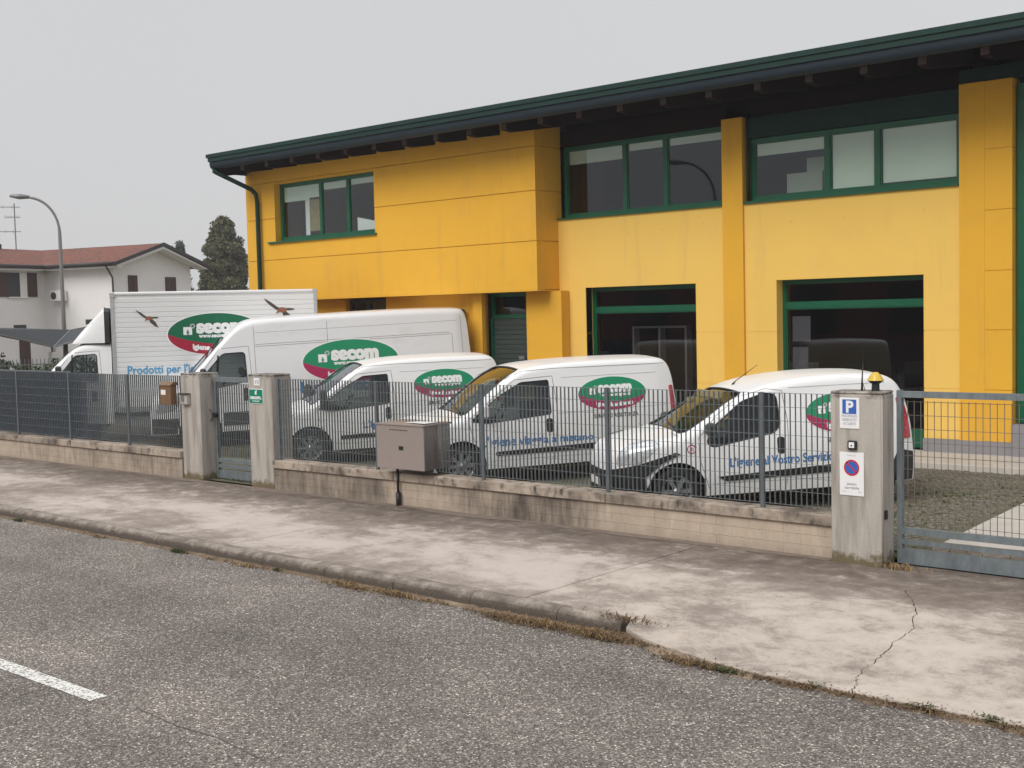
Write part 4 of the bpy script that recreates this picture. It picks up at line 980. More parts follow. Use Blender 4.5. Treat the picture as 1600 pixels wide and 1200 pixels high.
def bsh():
    a = random.uniform(0, 6.28); r = random.random() ** .5 * 1.3; return Vector((-66 + r * math.cos(a), 52 + r * math.sin(a), random.random() * 4.9 - .2)), random.uniform(.6, 1.2)
tag(foliage('shrub', 900, bsh, .14, 'leaf2'), 'pale leafless shrub low beside the left end of the yellow building', 'shrub')
# brick building across the road (mirrored in the shop windows)
t = thing('brick_warehouse', 'dark brick warehouse across the road behind the viewer', 'building', (0, 0, 0))
obj('wall', B(-75, -8, -24, -11.5, -.2, 6.3), 'brick', t)
for k in range(14): obj('window', B(-72 + k * 4.5, -70 + k * 4.5, -11.49, -11.45, 1.2, 3.4), 'black', t)

# ------------------------------------------------------------------ vans
def lerp_tab(tab, x):
    if x <= tab[0][0]: return tab[0][1]
    for (a, b), (c, d) in zip(tab, tab[1:]):
        if x <= c: return b + (d - b) * (x - a) / (c - a)
    return tab[-1][1]
def smooth_tab(tab, n=6):
    """Catmull-Rom resample of a monotone-x table"""
    out = []
    for i in range(len(tab) - 1):
        p0 = tab[max(i - 1, 0)]; p1 = tab[i]; p2 = tab[i + 1]; p3 = tab[min(i + 2, len(tab) - 1)]
        m1 = (p2[1] - p0[1]) / max(1e-6, p2[0] - p0[0]); m2 = (p3[1] - p1[1]) / max(1e-6, p3[0] - p1[0]); h = p2[0] - p1[0]
        s = (p2[1] - p1[1]) / h
        if s == 0: m1 = m2 = 0
        else:
            m1 = max(min(m1 / s, 3), 0) * s; m2 = max(min(m2 / s, 3), 0) * s
        for k in range(n):
            t = k / n; out.append((p1[0] + h * t, (2 * t**3 - 3 * t**2 + 1) * p1[1] + (t**3 - 2 * t**2 + t) * h * m1 + (-2 * t**3 + 3 * t**2) * p2[1] + (t**3 - t**2) * h * m2))
    out.append(tab[-1]); return out
class Van:
    def __init__(s, L, top, plan, side, zb, r=.13, crown=.03, rfun=None):
        s.L = L; s.topt = smooth_tab(top); s.plan = smooth_tab(plan); s.side = smooth_tab(side); s.zb = zb; s.r = r; s.crown = crown; s.rfun = rfun
    def top(s, x): return lerp_tab(s.topt, x)
    def rr(s, x):
        r = s.rfun(x) if s.rfun else s.r
        return min(r, (s.top(x) - s.zb) * .4)
    def y(s, x, z):
        zt = s.top(x); r = s.rr(x); W = lerp_tab(s.plan, x)
        if z <= zt - r: return W - lerp_tab(s.side, z)
        w = W - lerp_tab(s.side, zt - r) - r; q = max(0, r * r - (z - zt + r) ** 2); return w + math.sqrt(q)
    def ztop(s, x, y):
        zt = s.top(x); r = s.rr(x); W = lerp_tab(s.plan, x) - lerp_tab(s.side, zt - r) - r; y = abs(y)
        if y <= W: return zt + s.crown * (1 - (y / W) ** 2)
        q = max(0, r * r - (y - W) ** 2); return zt - r + math.sqrt(q)
    def loft(s, inset=0):
        xs = sorted({round(x, 4) for x, _ in s.topt} | {round(x, 4) for x, _ in s.plan} | {round(s.L * k / 50, 4) for k in range(51)})
        xs = [x for x in xs if 0 <= x <= s.L]
        f = []
        for x in xs:
            if f and x - f[-1] < .008: continue
            f.append(x)
        f[-1] = s.L; xs = f; bm = bmesh.new(); rings = []
        for i, x in enumerate(xs):
            xe = x
            if inset: xe = min(max(x, inset), s.L - inset)
            zt = s.top(xe) - inset; r = s.rr(xe); W = lerp_tab(s.plan, xe) - inset; zb = s.zb + inset
            half = [(0, zb)]; ns = 14
            for k in range(ns + 1):
                z = zb + (zt - r - zb) * k / ns; half.append((W - lerp_tab(s.side, z), z))
            w = half[-1][0] - r
            for k in range(1, 7):
                a = k / 6 * math.pi / 2; half.append((w + r * math.cos(a), zt - r + r * math.sin(a)))
            for k in (1, 2, 3): q = 1 - k / 4; half.append((w * q, zt + s.crown * (1 - q * q)))
            pts = half + [(0, zt + s.crown)] + [(-a, b) for a, b in half[:0:-1]]
            rings.append([bm.verts.new((xe, -a, b)) for a, b in pts])
            if inset and xe != x and i not in (0, len(xs) - 1): pass
        if inset:   # drop collapsed duplicate rings at the ends
            keep = []
            for rg in rings:
                if keep and abs(keep[-1][0].co.x - rg[0].co.x) < 1e-5:
                    for v in rg: bm.verts.remove(v)
                else: keep.append(rg)
            rings = keep
        n = len(rings[0])
        for u, v in zip(rings, rings[1:]):
            for k in range(n): bm.faces.new((u[k], u[(k + 1) % n], v[(k + 1) % n], v[k]))
        bm.faces.new(rings[0][::-1]); bm.faces.new(rings[-1]); bmesh.ops.recalc_face_normals(bm, faces=bm.faces)
        return bm
    def conform(s, bm, eps, side=-1, step=.06, bulge=0):
        """bm lies in x-z (y ignored): cut it up and lay it on the side of the body"""
        xs = [v.co.x for v in bm.verts]; zs = [v.co.z for v in bm.verts]
        if not xs: return bm
        for lo, hi, no in ((min(xs), max(xs), (1, 0, 0)), (min(zs), max(zs), (0, 0, 1))):
            k = math.ceil(lo / step) * step
            while k < hi:
                bmesh.ops.bisect_plane(bm, geom=bm.verts[:] + bm.edges[:] + bm.faces[:], plane_co=Vector(no) * k, plane_no=no); k += step
        for v in bm.verts:
            v.co.y = side * (s.y(max(v.co.x, .001), v.co.z) + eps)
            if v.co.x < .4: v.co.x -= max(eps, 0) * (1 - v.co.x / .4) * 1.2
        return bm
    def patch(s, poly, eps, side=-1, step=.06, th=0):
        bm = bmesh.new(); bm.faces.new([bm.verts.new((x, 0, z)) for x, z in poly]); s.conform(bm, eps, side, step)
        if bm.faces and (bm.faces[:][0].normal.y if not bm.normal_update() else 0) * side < 0: bmesh.ops.reverse_faces(bm, faces=bm.faces)
        return bm
    def line(s, pts, r, side=-1, eps=0, closed=False, n=4):
        out = []; P = pts + ([pts[0]] if closed else [])
        for (a, b), (c, d) in zip(P, P[1:]):
            k = max(1, int(math.hypot(c - a, d - b) / .08))
            for i in range(k): t = i / k; x, z = a + (c - a) * t, b + (d - b) * t; out.append((x, side * (s.y(x, z) + eps), z))
        x, z = P[-1]; out.append((x, side * (s.y(x, z) + eps), z))
        return tube(bmesh.new(), out, r, n)
def rounded(poly, r=.05, n=4):
    out = []; N_ = len(poly)
    for i in range(N_):
        p = Vector(poly[i - 1]); q = Vector(poly[i]); w = Vector(poly[(i + 1) % N_])
        a = (p - q); b = (w - q); rr = min(r, a.length * .45, b.length * .45); a = q + a.normalized() * rr; b = q + b.normalized() * rr
        for k in range(n + 1): t = k / n; out.append(tuple(a * (1 - t) ** 2 + q * 2 * t * (1 - t) + b * t * t))
    return out
def add_wheel(parent, x, y, r, w=.19, rim=.66, spokes=8, side=-1):
    wh = bpy.data.objects.new('wheel', None); COL.objects.link(wh); wh.parent = parent; wh.location = (x, y, r); wh.empty_display_size = .1
    rr = r * rim; hw = w / 2 * 1
    bm = bmesh.new(); lathe(bm, [(rr, -hw * .85), (rr * 1.05, -hw), (r * .93, -hw), (r * .985, -hw * .8), (r, -hw * .5), (r, hw * .5), (r * .93, hw), (rr, hw)], 32); obj('tyre', bm, 'tyre', wh)
    bm = bmesh.new(); lathe(bm, [(rr * 1.0, hw * .9), (rr * .96, -hw * .5), (rr * 1.02, -hw * .9), (rr * .97, -hw * .93), (rr * .9, -hw * .6), (rr * .88, -hw * .3), (.0, -hw * .2)], 32)
    for f in bm.faces: f.material_index = 0
    obj('rim', bm, 'rim', wh)
    bm = bmesh.new()
    for k in range(spokes):
        a = 2 * math.pi * k / spokes; c, s_ = math.cos(a), math.sin(a); m = Matrix(((c, 0, -s_, 0), (0, 1, 0, 0), (s_, 0, c, 0), (0, 0, 0, 1)))
        b2 = bmesh.new(); prism(b2, [(rr * .12, -rr * .1), (rr * .93, -rr * .15), (rr * .93, rr * .15), (rr * .12, rr * .1)], 'y', -hw * .85, -hw * .35)
        for v in b2.verts: v.co = m @ v.co
        me = bpy.data.meshes.new('q'); b2.to_mesh(me); b2.free(); bm.from_mesh(me); bpy.data.meshes.remove(me)
    lathe(bm, [(rr * .26, -hw * .4), (rr * .24, -hw * .95), (.0, -hw * 1.0)], 16); obj('spokes', bm, 'rim', wh)
    bm = bmesh.new(); lathe(bm, [(rr * .87, -hw * .31), (0, -hw * .31)], 24); obj('brake', bm, 'black', wh)
    if side > 0: wh.rotation_euler = (0, 0, math.pi)
    return wh
def ellipse_pts(cx, cz, a, b, n=64): return [(cx + a * math.cos(2 * math.pi * k / n), cz + b * math.sin(2 * math.pi * k / n)) for k in range(n)]
def logo(v, parent, cx, cz, a, b, lower='igiene & ambiente', gm='dgreen', rm='dred', tilt=0, eps=.004, conf=None, mid='www.secomigiene.it'):
    """oval sign: white rim, green field, crimson crescent, lettering; printed flat on the body side"""
    C = conf or (lambda bm, e: v.conform(bm, e, step=.08))
    def fin(nm, bm, m, e):
        for q in bm.verts: q.co.z += (q.co.x - cx) * tilt
        return obj(nm, C(bm, e), m, parent)
    def face(pts): bm = bmesh.new(); bm.faces.new([bm.verts.new((x, 0, z)) for x, z in pts]); return bm
    fin('logo_rim', face(ellipse_pts(cx, cz, a * 1.03, b * 1.05)), 'dwhite', eps)
    dip = lambda x: cz - b * .06 - b * .42 * (1 - ((x - cx - a * .1) / a) ** 2) if abs(x - cx) <= a else cz
    n = 40; up = []; lo = []
    xs = [cx - a * math.cos(math.pi * k / n) for k in range(n + 1)]
    el = lambda x: b * math.sqrt(max(0, 1 - ((x - cx) / a) ** 2))
    curve = [(x, max(min(dip(x), cz + el(x)), cz - el(x))) for x in xs]
    g_ = curve + [(x, cz + el(x)) for x in xs[::-1][1:-1]]
    r_ = curve[::-1] + [(x, cz - el(x)) for x in xs[1:-1]]
    def clean(p):
        o_ = []
        for q in p:
            if not o_ or math.hypot(q[0] - o_[-1][0], q[1] - o_[-1][1]) > 1e-4: o_.append(q)
        if math.hypot(o_[0][0] - o_[-1][0], o_[0][1] - o_[-1][1]) < 1e-4: o_.pop()
        return o_
    fin('logo_green', face(clean(g_)), gm, eps + .0025); fin('logo_red', face(clean(r_)), rm, eps + .0025)
    def txt(s_, x, z, w, size, bold, m='dwhite', arch=0, sp=1.0):
        bm = text_mesh(s_, size, bold, 'LEFT', w, sp)
        for q in bm.verts: xx = q.co.x; q.co = Vector((x + xx, 0, z + q.co.y + arch * ((xx / w - .5) ** 2)))
        fin('lettering', bm, m, eps + .005)
    txt('secom', cx - a * .4, cz + b * .09, a * 1.0, b * .84, b * .062)
    txt(mid, cx - a * .36, cz - b * .16, a * .9, b * .25, b * .012)
    txt(lower, cx - a * .5, cz - b * .78, a * 1.1, b * .34, b * .02, arch=b * .35)
    # house shaped emblem with a little figure and a rose
    bm = bmesh.new(); x0 = cx - a * .68; w = a * .18
    for (p, q, r, t) in ((x0, x0 + w, cz - b * .02, cz + b * .36),): bm.faces.new([bm.verts.new((p, 0, r)), bm.verts.new((q, 0, r)), bm.verts.new((q, 0, t)), bm.verts.new((p, 0, t))])
    fin('emblem', bm, 'dwhite', eps + .005)
    bm = bmesh.new()
    for (p, q, r, t) in ((.42, .58, .45, .62), (.36, .64, .2, .42), (.4, .47, .0, .2), (.53, .6, .0, .2)):
        bm.faces.new([bm.verts.new((x0 + w * p, 0, cz - b * .02 + b * .38 * r)), bm.verts.new((x0 + w * q, 0, cz - b * .02 + b * .38 * r)), bm.verts.new((x0 + w * q, 0, cz - b * .02 + b * .38 * t)), bm.verts.new((x0 + w * p, 0, cz - b * .02 + b * .38 * t))])
    fin('emblem_figure', bm, gm, eps + .007)
    bm = bmesh.new(); rx, rz = x0 + w * 1.05, cz + b * .4
    for k in range(7):
        an = 2 * math.pi * k / 7; px, pz = rx + w * .22 * math.cos(an), rz + w * .22 * math.sin(an); bm.faces.new([bm.verts.new((px + w * .1 * math.cos(q * 1.047), 0, pz + w * .1 * math.sin(q * 1.047))) for q in range(6)])
    fin('emblem_rose', bm, 'seam_l', eps + .006)
def side_text(v, parent, s_, x, z, w, size, m='dblue', bold=0, slope=0, conf=None, shrink=0):
    bm = text_mesh(s_, size, bold, 'LEFT', w)
    for q in bm.verts:
        f = q.co.x / w; k = 1 - shrink * f
        q.co = Vector((x + q.co.x, 0, z + q.co.y * k + slope * q.co.x))
    return obj('lettering', (conf or (lambda b_, e: v.conform(b_, e, step=.1)))(bm, .005), m, parent)
def make_van(name, label, loc, az, v, wheels, wr, side_win, ws, spec, cat='van', pitch=0, paint='paint', group=None):
    t = thing(name, label, cat, loc, az, group); t.rotation_euler = (0, pitch, az)
    M0 = 'black'
    # body shell
    body = obj('body', v.loft(), [paint, M0], t)
    body.parent = None
    bpy.context.view_layer.update()
    boolean(body, v.loft(.035))
    cut = bmesh.new()
    for x in wheels:
        for sd in (-1, 1):
            c = bmesh.new(); n = 30; rr = wr + .065
            prism(c, [(x + rr * math.cos(2 * math.pi * k / n), wr + rr * 1.0 * math.sin(2 * math.pi * k / n)) for k in range(n)], 'y', sd * 2, sd * .45, 1)
            me = bpy.data.meshes.new('q'); c.to_mesh(me); c.free(); cut.from_mesh(me); bpy.data.meshes.remove(me)
    boolean(body, cut)
    cut = bmesh.new()
    for poly in side_win: prism(cut, poly, 'y', -2, 2, 1)
    boolean(body, cut)
    cut = bmesh.new(); x0, x1, hw0, hw1, zc = ws
    prism(cut, rounded([(x0, -hw0), (x1, -hw1), (x1, hw1), (x0, hw0)], .08), 'z', zc, 4, 1)
    boolean(body, cut)
    body.parent = t; body.data.shade_smooth(); body.data.set_sharp_from_angle(angle=rad(32))
    # glass
    for poly in side_win:
        for sd in (-1, 1):
            g_ = obj('side_window', v.patch(poly, -.012, sd), 'glass_v', t, smooth=True)
            obj('rubber_seal', v.line(poly, .012, sd, -.004, True, 5), 'black', g_)
    bm = bmesh.new(); nx, nyy = 10, 12
    ctr = [x0 + (x1 - x0) * i / nx for i in range(nx + 1)]; vs = []
    for i, x in enumerate(ctr):
        hw = hw0 + (hw1 - hw0) * i / nx; vs.append([bm.verts.new((x, -hw + 2 * hw * j / nyy, v.ztop(x, -hw + 2 * hw * j / nyy) - .012)) for j in range(nyy + 1)])
    for i in range(nx):
        for j in range(nyy): bm.faces.new((vs[i][j], vs[i + 1][j], vs[i + 1][j + 1], vs[i][j + 1]))
    wsh = obj('windscreen', bm, 'glass_v', t, smooth=True)
    rim = [(x0, -hw0 + .06), (x0, hw0 - .06), (x0 + .06, hw0), (x1 - .06, hw1), (x1, hw1 - .06), (x1, -hw1 + .06), (x1 - .06, -hw1), (x0 + .06, -hw0)]
    P = []
    for a, b in zip(rim, rim[1:] + rim[:1]):
        for k in range(6): f = k / 6; x = a[0] + (b[0] - a[0]) * f; y = a[1] + (b[1] - a[1]) * f; P.append((x, y, v.ztop(x, y) - .004))
    P.append(P[0]); obj('windscreen_seal', tube(bmesh.new(), P, .014, 5), 'black', wsh)
    bm = bmesh.new(); tube(bm, [(x0 + .03, -hw0 * .5, v.ztop(x0 + .03, -hw0 * .5) + .02), (x0 + .1, hw0 * .25, v.ztop(x0 + .1, hw0 * .25) + .02)], .01, 5); obj('wiper', bm, 'black', wsh)
    # interior
    bw = lerp_tab(v.plan, 1.5) - .12; xb = spec['bulk']; zf = wr + .12
    bm = bmesh.new(); box(bm, xb, xb + .03, -bw, bw, zf - .1, v.top(xb) - .2); obj('bulkhead', bm, 'seat', t)
    bm = bmesh.new(); box(bm, x0 + .12, x0 + .55, -bw, bw, zf, ws[4] - .01 + spec.get('dash', 0), bev=.04); obj('dashboard', bm, 'seat', t)
    obj('cab_floor', B(x0, xb, -bw, bw, zf - .12, zf - .1), 'seat', t)
    for yy in (-.42, .42):
        bm = bmesh.new(); box(bm, xb - .5, xb - .12, yy - .22, yy + .22, zf + .1, zf + .35, bev=.05); box(bm, xb - .2, xb - .06, yy - .22, yy + .22, zf + .3, zf + .85, bev=.05); box(bm, xb - .18, xb - .08, yy - .12, yy + .12, zf + .88, zf + 1.04, bev=.03)
        obj('seat', bm, 'seat', t)
    bm = bmesh.new(); c = Vector((x0 + .68, -.4, ws[4] + .02)); pts = [c + Vector((.08 * math.cos(a), .17 * math.sin(a), .15 * math.cos(a))) for a in [k * math.pi / 8 for k in range(17)]]; tube(bm, pts, .014, 5, cap=False); obj('steering_wheel', bm, 'black', t)
    if spec.get('tan'):
        for a, b, y in spec['tan']: obj('sun_curtain', B(a, b, y, y + .02, ws[4] + .12, ws[4] + .5), 'tan', t)
    # wheel housings, wheels, underbody
    for x in wheels:
        for sd in (-1, 1):
            bm = bmesh.new(); n = 16; rr = wr + .064; y1 = v.y(x, wr + .2) - .03; y0 = .42
            ra = [bm.verts.new((x + rr * math.cos(math.pi * k / n * 1.2 - .31), sd * y1, wr + rr * math.sin(math.pi * k / n * 1.2 - .31))) for k in range(n + 1)]
            rb = [bm.verts.new((q.co.x, sd * y0, q.co.z)) for q in ra]
            for k in range(n): bm.faces.new((ra[k], ra[k + 1], rb[k + 1], rb[k]))
            bm.faces.new(rb); obj('wheel_arch_liner', bm, 'black', t)
            add_wheel(t, x, sd * (v.y(x, wr) - .11), wr, side=sd, spokes=spec.get('spokes', 8))
    obj('underbody', B(.5, v.L - .3, -.6, .6, .17, v.zb + .03), 'black', t)
    # seams
    for poly in spec.get('seams', ()):
        for sd in (-1, 1): obj('door_gap', v.line(poly, .0042, sd, 0, False, 4), 'seam', t)
    for poly in spec.get('crease', ()):
        for sd in (-1, 1): obj('crease', v.line(poly, .006, sd, -.001, False, 4), 'seam_l', t)
    for poly, m, e_ in spec.get('trim', ()):
        for sd in (-1, 1):
            bm = v.patch(poly, e_, sd, .05); r = bmesh.ops.solidify(bm, geom=bm.faces[:], thickness=.02); bmesh.ops.recalc_face_normals(bm, faces=bm.faces); obj(spec.get('tname', 'side_trim'), bm, m, t)
    for (x, z, w, h) in spec.get('handles', ()):
        for sd in (-1, 1):
            bm = v.patch(rounded([(x - w / 2, z - h / 2), (x + w / 2, z - h / 2), (x + w / 2, z + h / 2), (x - w / 2, z + h / 2)], w * .4), .003, sd, .2)
            o_ = obj('handle_recess', bm, 'black', t)
    for poly in spec.get('lamps', ()):
        for sd in (-1, 1): obj('headlight', v.patch(poly, .006, sd, .04), 'lamp_w', t, smooth=True)
        for sd in (-1, 1): obj('headlight_gap', v.line(poly, .004, sd, .002, True), 'seam', t)
    for poly in spec.get('tail', ()):
        for sd in (-1, 1):
            bm = v.patch(poly, .012, sd, .05); bmesh.ops.solidify(bm, geom=bm.faces[:], thickness=.03); bmesh.ops.recalc_face_normals(bm, faces=bm.faces); obj('tail_light', bm, 'lamp_r', t)
    # mirrors
    mxx, mz, mw, mh = spec['mirror']
    for sd in (-1, 1):
        y = v.y(mxx, mz); bm = bmesh.new(); box(bm, mxx - .06, mxx + .06, min(sd * y, sd * (y + mw)), max(sd * y, sd * (y + mw)), mz, mz + mh, bev=.03); tube(bm, [(mxx + .05, sd * (y - .03), mz + .03), (mxx, sd * (y + .06), mz + .05)], .025, 6)
        o_ = obj('mirror', bm, spec.get('mm', 'black2'), t); obj('mirror_glass', B(mxx + .061, mxx + .064, min(sd * (y + .02), sd * (y + mw - .02)), max(sd * (y + .02), sd * (y + mw - .02)), mz + .03, mz + mh - .03), 'lamp_w', o_)
    # front: grille, plate; rear: door gap and plate
    for nm, (y0, y1, z0, z1), m, dx in spec.get('front', ()):
        bm = bmesh.new(); vs = []
        for i in range(9):
            y = y0 + (y1 - y0) * i / 8; row = []
            for z in (z0, (z0 + z1) / 2, z1):
                x = 0
                while x < .9 and (v.top(x) < z + .01 or v.y(x, z) < abs(y)): x += .004
                row.append(bm.verts.new((x - dx, y, z)))
            vs.append(row)
        for a, b in zip(vs, vs[1:]):
            for k in range(2): bm.faces.new((a[k], b[k], b[k + 1], a[k + 1]))
        obj(nm, bm, m, t, smooth=True)
    return t

# --- high roof panel van
duc = Van(6.6, [(0, .72), (.06, .95), (.3, 1.08), (.66, 1.28), (1.0, 1.62), (1.5, 2.14), (1.78, 2.38), (2.1, 2.49), (3.2, 2.53), (5.0, 2.56), (6.32, 2.54), (6.45, 2.48), (6.5, 2.25), (6.56, 1.2), (6.6, .5)],
          [(0, .72), (.15, .86), (.45, .97), (.9, 1.02), (1.5, 1.03), (6.2, 1.03), (6.5, .98), (6.6, .95)],
          [(0.2, .03), (.5, .005), (.8, 0), (1.2, .0), (1.5, .02), (2.1, .09), (2.7, .15)], .3, .13)
dwin = [rounded([(.98, 1.22), (1.25, 1.17), (1.9, 1.28), (1.88, 1.86), (1.45, 1.85), (1.12, 1.5)], .07)]
v1 = make_van('panel_van', 'tall white high roof panel van behind the small gate', (0, 0, 0), 0, duc, (.95, 4.98), .345, dwin, (.76, 1.5, .84, .72, 1.15),
    dict(bulk=2.0, dash=.05, seams=[[(.98, .5), (.92, 1.15), (1.0, 1.45), (1.38, 1.95), (1.96, 1.98), (2.0, 1.2), (1.98, .5)], [(2.08, .45), (2.08, 2.42)], [(3.55, .45), (3.55, 2.4)], [(2.1, 1.96), (6.15, 2.02), (6.15, .6)], [(2.1, 2.0), (6.1, 2.06)], [(6.35, 2.4), (6.38, .6)]],
         crease=[[(2.1, 2.24), (6.3, 2.30)], [(2.3, 1.05), (5.8, 1.05)]],
         trim=[([(1.4, .42), (4.4, .42), (4.4, .68), (1.4, .68)], 'black2', .01), ([(5.45, .5), (6.5, .5), (6.5, .72), (5.45, .72)], 'black2', .004), ([(.04, .32), (.5, .32), (.55, .62), (.05, .62)], 'black2', .006)],
         handles=[(1.86, 1.02, .11, .26)], lamps=[rounded([(.1, .72), (.45, .78), (.72, 1.12), (.5, 1.1), (.2, .95)], .05)], tail=[[(6.48, 1.0), (6.55, 1.0), (6.52, 1.55), (6.46, 1.55)]],
         mirror=(1.05, 1.18, .2, .4), front=[('grille', (-.55, .55, .45, .68), 'black2', .012), ('number_plate', (-.25, .25, .5, .6), 'signw', .02)], spokes=6), paint='paint_g')
obj('window_bar', duc.line([(1.3, 1.2), (1.36, 1.82)], .026, -1, -.01), 'black', v1)
logo(duc, v1, 4.0, 1.58, .98, .43)
side_text(duc, v1, "L'igiene globale a 360\u00b0", 2.95, .98, 2.5, .32, bold=.006)
for sd in (-1, 1): pass
bm = bmesh.new(); box(bm, 6.38, 6.6, -.35, .35, 2.42, 2.52, bev=.02); obj('rear_camera_hood', bm, 'black2', v1)
v1.location = (-20.3 - .95 * math.cos(rad(57)), 13.95 - .95 * math.sin(rad(57)) - .0, 0); 
def place(v, hub, az, wx, pitch, plan):
    """put the near front wheel hub (x=wx, y=-plan) over hub"""
    a = rad(az); v.rotation_euler = (0, pitch, a)
    v.location = (hub[0] - wx * math.cos(a) - plan * math.sin(a), hub[1] - wx * math.sin(a) + plan * math.cos(a), -wx * 0 + pitch * wx)
place(v1, (-20.45, 14.05), 57, .95, -rad(1.2), 1.0)

# --- two compact vans
dob = Van(4.40, [(0, .66), (.05, .84), (.22, .90), (.6, .97), (.96, 1.03), (1.35, 1.32), (1.72, 1.58), (2.0, 1.69), (2.5, 1.74), (3.2, 1.755), (4.1, 1.74), (4.25, 1.68), (4.32, 1.5), (4.37, 1.0), (4.40, .45)],
          [(0, .6), (.1, .74), (.35, .86), (.75, .905), (1.3, .915), (4.0, .915), (4.28, .88), (4.40, .84)],
          [(0.15, .04), (.45, .005), (.7, 0), (1.0, .012), (1.3, .05), (1.9, .15)], .24, .11)
bwin = [rounded([(1.06, .96), (1.3, .92), (2.3, 1.0), (2.29, 1.50), (1.86, 1.485), (1.5, 1.30), (1.2, 1.08)], .03)]
dspec = dict(bulk=2.45, seams=[[(1.22, .32), (1.06, .8), (1.02, .98), (1.4, 1.27), (1.76, 1.53), (2.36, 1.56), (2.4, 1.1), (2.34, .32)], [(1.62, 1.54), (1.9, 1.65), (2.4, 1.67), (4.2, 1.66)]],
         crease=[[(2.5, 1.53), (4.05, 1.53)], [(1.3, .36), (3.35, .36)], [(2.4, 1.0), (4.2, 1.03)]],
         trim=[(rounded([(1.42, .43), (3.3, .44), (3.3, .53), (1.42, .49)], .02), 'black', .012), ([(.03, .26), (.48, .26), (.5, .42), (.35, .5), (.04, .5)], 'black2', .006), ([(3.95, .26), (4.38, .26), (4.38, .5), (3.95, .46)], 'black2', .006)],
         handles=[(2.27, .83, .1, .21)], lamps=[rounded([(.12, .66), (.42, .7), (.72, .98), (.5, .93), (.24, .86)], .05)],
         tail=[rounded([(4.26, .92), (4.345, .92), (4.31, 1.32), (4.25, 1.32)], .02)], mirror=(1.24, 1.0, .17, .2), mm='paint',
         front=[('grille', (-.5, .5, .36, .5), 'black2', .012), ('number_plate', (-.25, .25, .4, .5), 'signw', .02)], tan=[])
v2 = make_van('cargo_van', 'small white cargo van parked just right of the small gate, with a black mirror', (0, 0, 0), 0, dob, (.9, 3.655), .31, bwin, (.97, 1.9, .77, .64, .98), dspec, group=None)
def copy_tree(o_, parent=None):
    c_ = o_.copy(); COL.objects.link(c_); c_.parent = parent
    for ch in list(o_.children): copy_tree(ch, c_)
    return c_
v3 = copy_tree(v2); v3['label'] = 'small white cargo van in the middle of the fence, with lettering about travelling on methane'
for ch in list(v2.children):
    if ch.name.startswith('mirror'):
        ch.data = ch.data.copy(); ch.data.materials.clear(); ch.data.materials.append(M_['black2'])
        for q in ch.data.vertices: q.co.z = 1.0 + (q.co.z - 1.0) * 1.5; q.co.x -= .1
        for g2 in list(ch.children): bpy.data.objects.remove(g2)
for v_ in (v2, v3): v_['group'] = 'small cargo vans parked at an angle behind the fence'
for v_, cz in ((v2, 1.29), (v3, 1.25)):
    logo(dob, v_, 3.3, cz, .55, .25)
    side_text(dob, v_, 'SERVIZIO ASSISTENZA', 2.98, cz - .36, .72, .085, 'dblack', bold=.0015)
side_text(dob, v2, "L'igiene", 1.8, .6, .6, .17, bold=.004)
side_text(dob, v3, "L'igiene viaggia a metano", 1.2, .575, 1.75, .21, bold=.004, shrink=.35)
obj('sun_curtain', B(1.86, 2.1, -.7, -.68, 1.2, 1.5), 'tan', v3)
place(v2, (-16.31, 13.39), 58, .9, -rad(.9), .8)
place(v3, (-12.28, 12.89), 58, .9, -rad(.9), .8)

# --- smallest, rounded van nearest the pillar
fio = Van(3.98, [(0, .56), (.04, .72), (.16, .85), (.5, .93), (.9, 1.0), (1.2, 1.15), (1.55, 1.36), (1.9, 1.505), (2.3, 1.59), (2.9, 1.63), (3.5, 1.61), (3.72, 1.55), (3.85, 1.42), (3.92, 1.2), (3.96, .8), (3.98, .4)],
          [(0, .34), (.05, .46), (.15, .6), (.3, .71), (.55, .80), (.85, .845), (1.3, .86), (3.4, .86), (3.75, .82), (3.98, .74)],
          [(0.15, .06), (.4, .01), (.6, 0), (.85, .01), (1.1, .05), (1.7, .17)], .23, .13)
fwin = [rounded([(1.18, .88), (1.26, .83), (2.06, .96), (2.15, 1.04), (2.13, 1.42), (2.0, 1.45), (1.68, 1.36), (1.26, 1.06)], .06)]
v4 = make_van('delivery_van', 'smallest rounded white van nearest the big concrete pillar', (0, 0, 0), 0, fio, (.8, 3.31), .30, fwin, (.9, 1.74, .71, .61, .95),
    dict(bulk=2.2, dash=-.05, seams=[[(1.2, .32), (1.08, .7), (1.08, .95), (1.33, 1.2), (1.65, 1.41), (2.0, 1.5), (2.21, 1.47), (2.25, 1.1), (2.21, .32)], [(.78, 1.02), (1.05, .84)], [(3.3, .8), (3.32, 1.45)]],
         crease=[[(1.25, .38), (2.9, .36)], [(2.3, 1.5), (3.6, 1.5)]],
         trim=[(rounded([(1.3, .46), (1.42, .40), (2.95, .43), (3.0, .53)], .02), 'black', .014), ([(.02, .25), (.5, .25), (.42, .38), (.4, .49), (.6, .66), (.84, .77), (.78, .79), (.3, .65), (.02, .58)], 'black', .02), ([(3.5, .24), (3.96, .24), (3.96, .6), (3.72, .66), (3.6, .42)], 'black2', .006)],
         handles=[(2.14, .8, .1, .21)], lamps=[rounded([(.1, .64), (.38, .68), (.6, .88), (.55, .95), (.28, .9), (.14, .8)], .05)],
         tail=[rounded([(3.74, .78), (3.92, .78), (3.9, 1.05), (3.84, 1.32), (3.74, 1.3), (3.78, 1.0)], .03)], mirror=(1.22, .98, .15, .15), mm='black2',
         front=[('bumper', (-.62, .62, .25, .57), 'black', .015), ('number_plate', (-.25, .25, .36, .46), 'signw', .03)], tan=[], spokes=6))
logo(fio, v4, 3.02, 1.16, .52, .25)
side_text(fio, v4, 'SERVIZIO ASSISTENZA', 2.75, .8, .7, .085, 'dblack', bold=.0015)
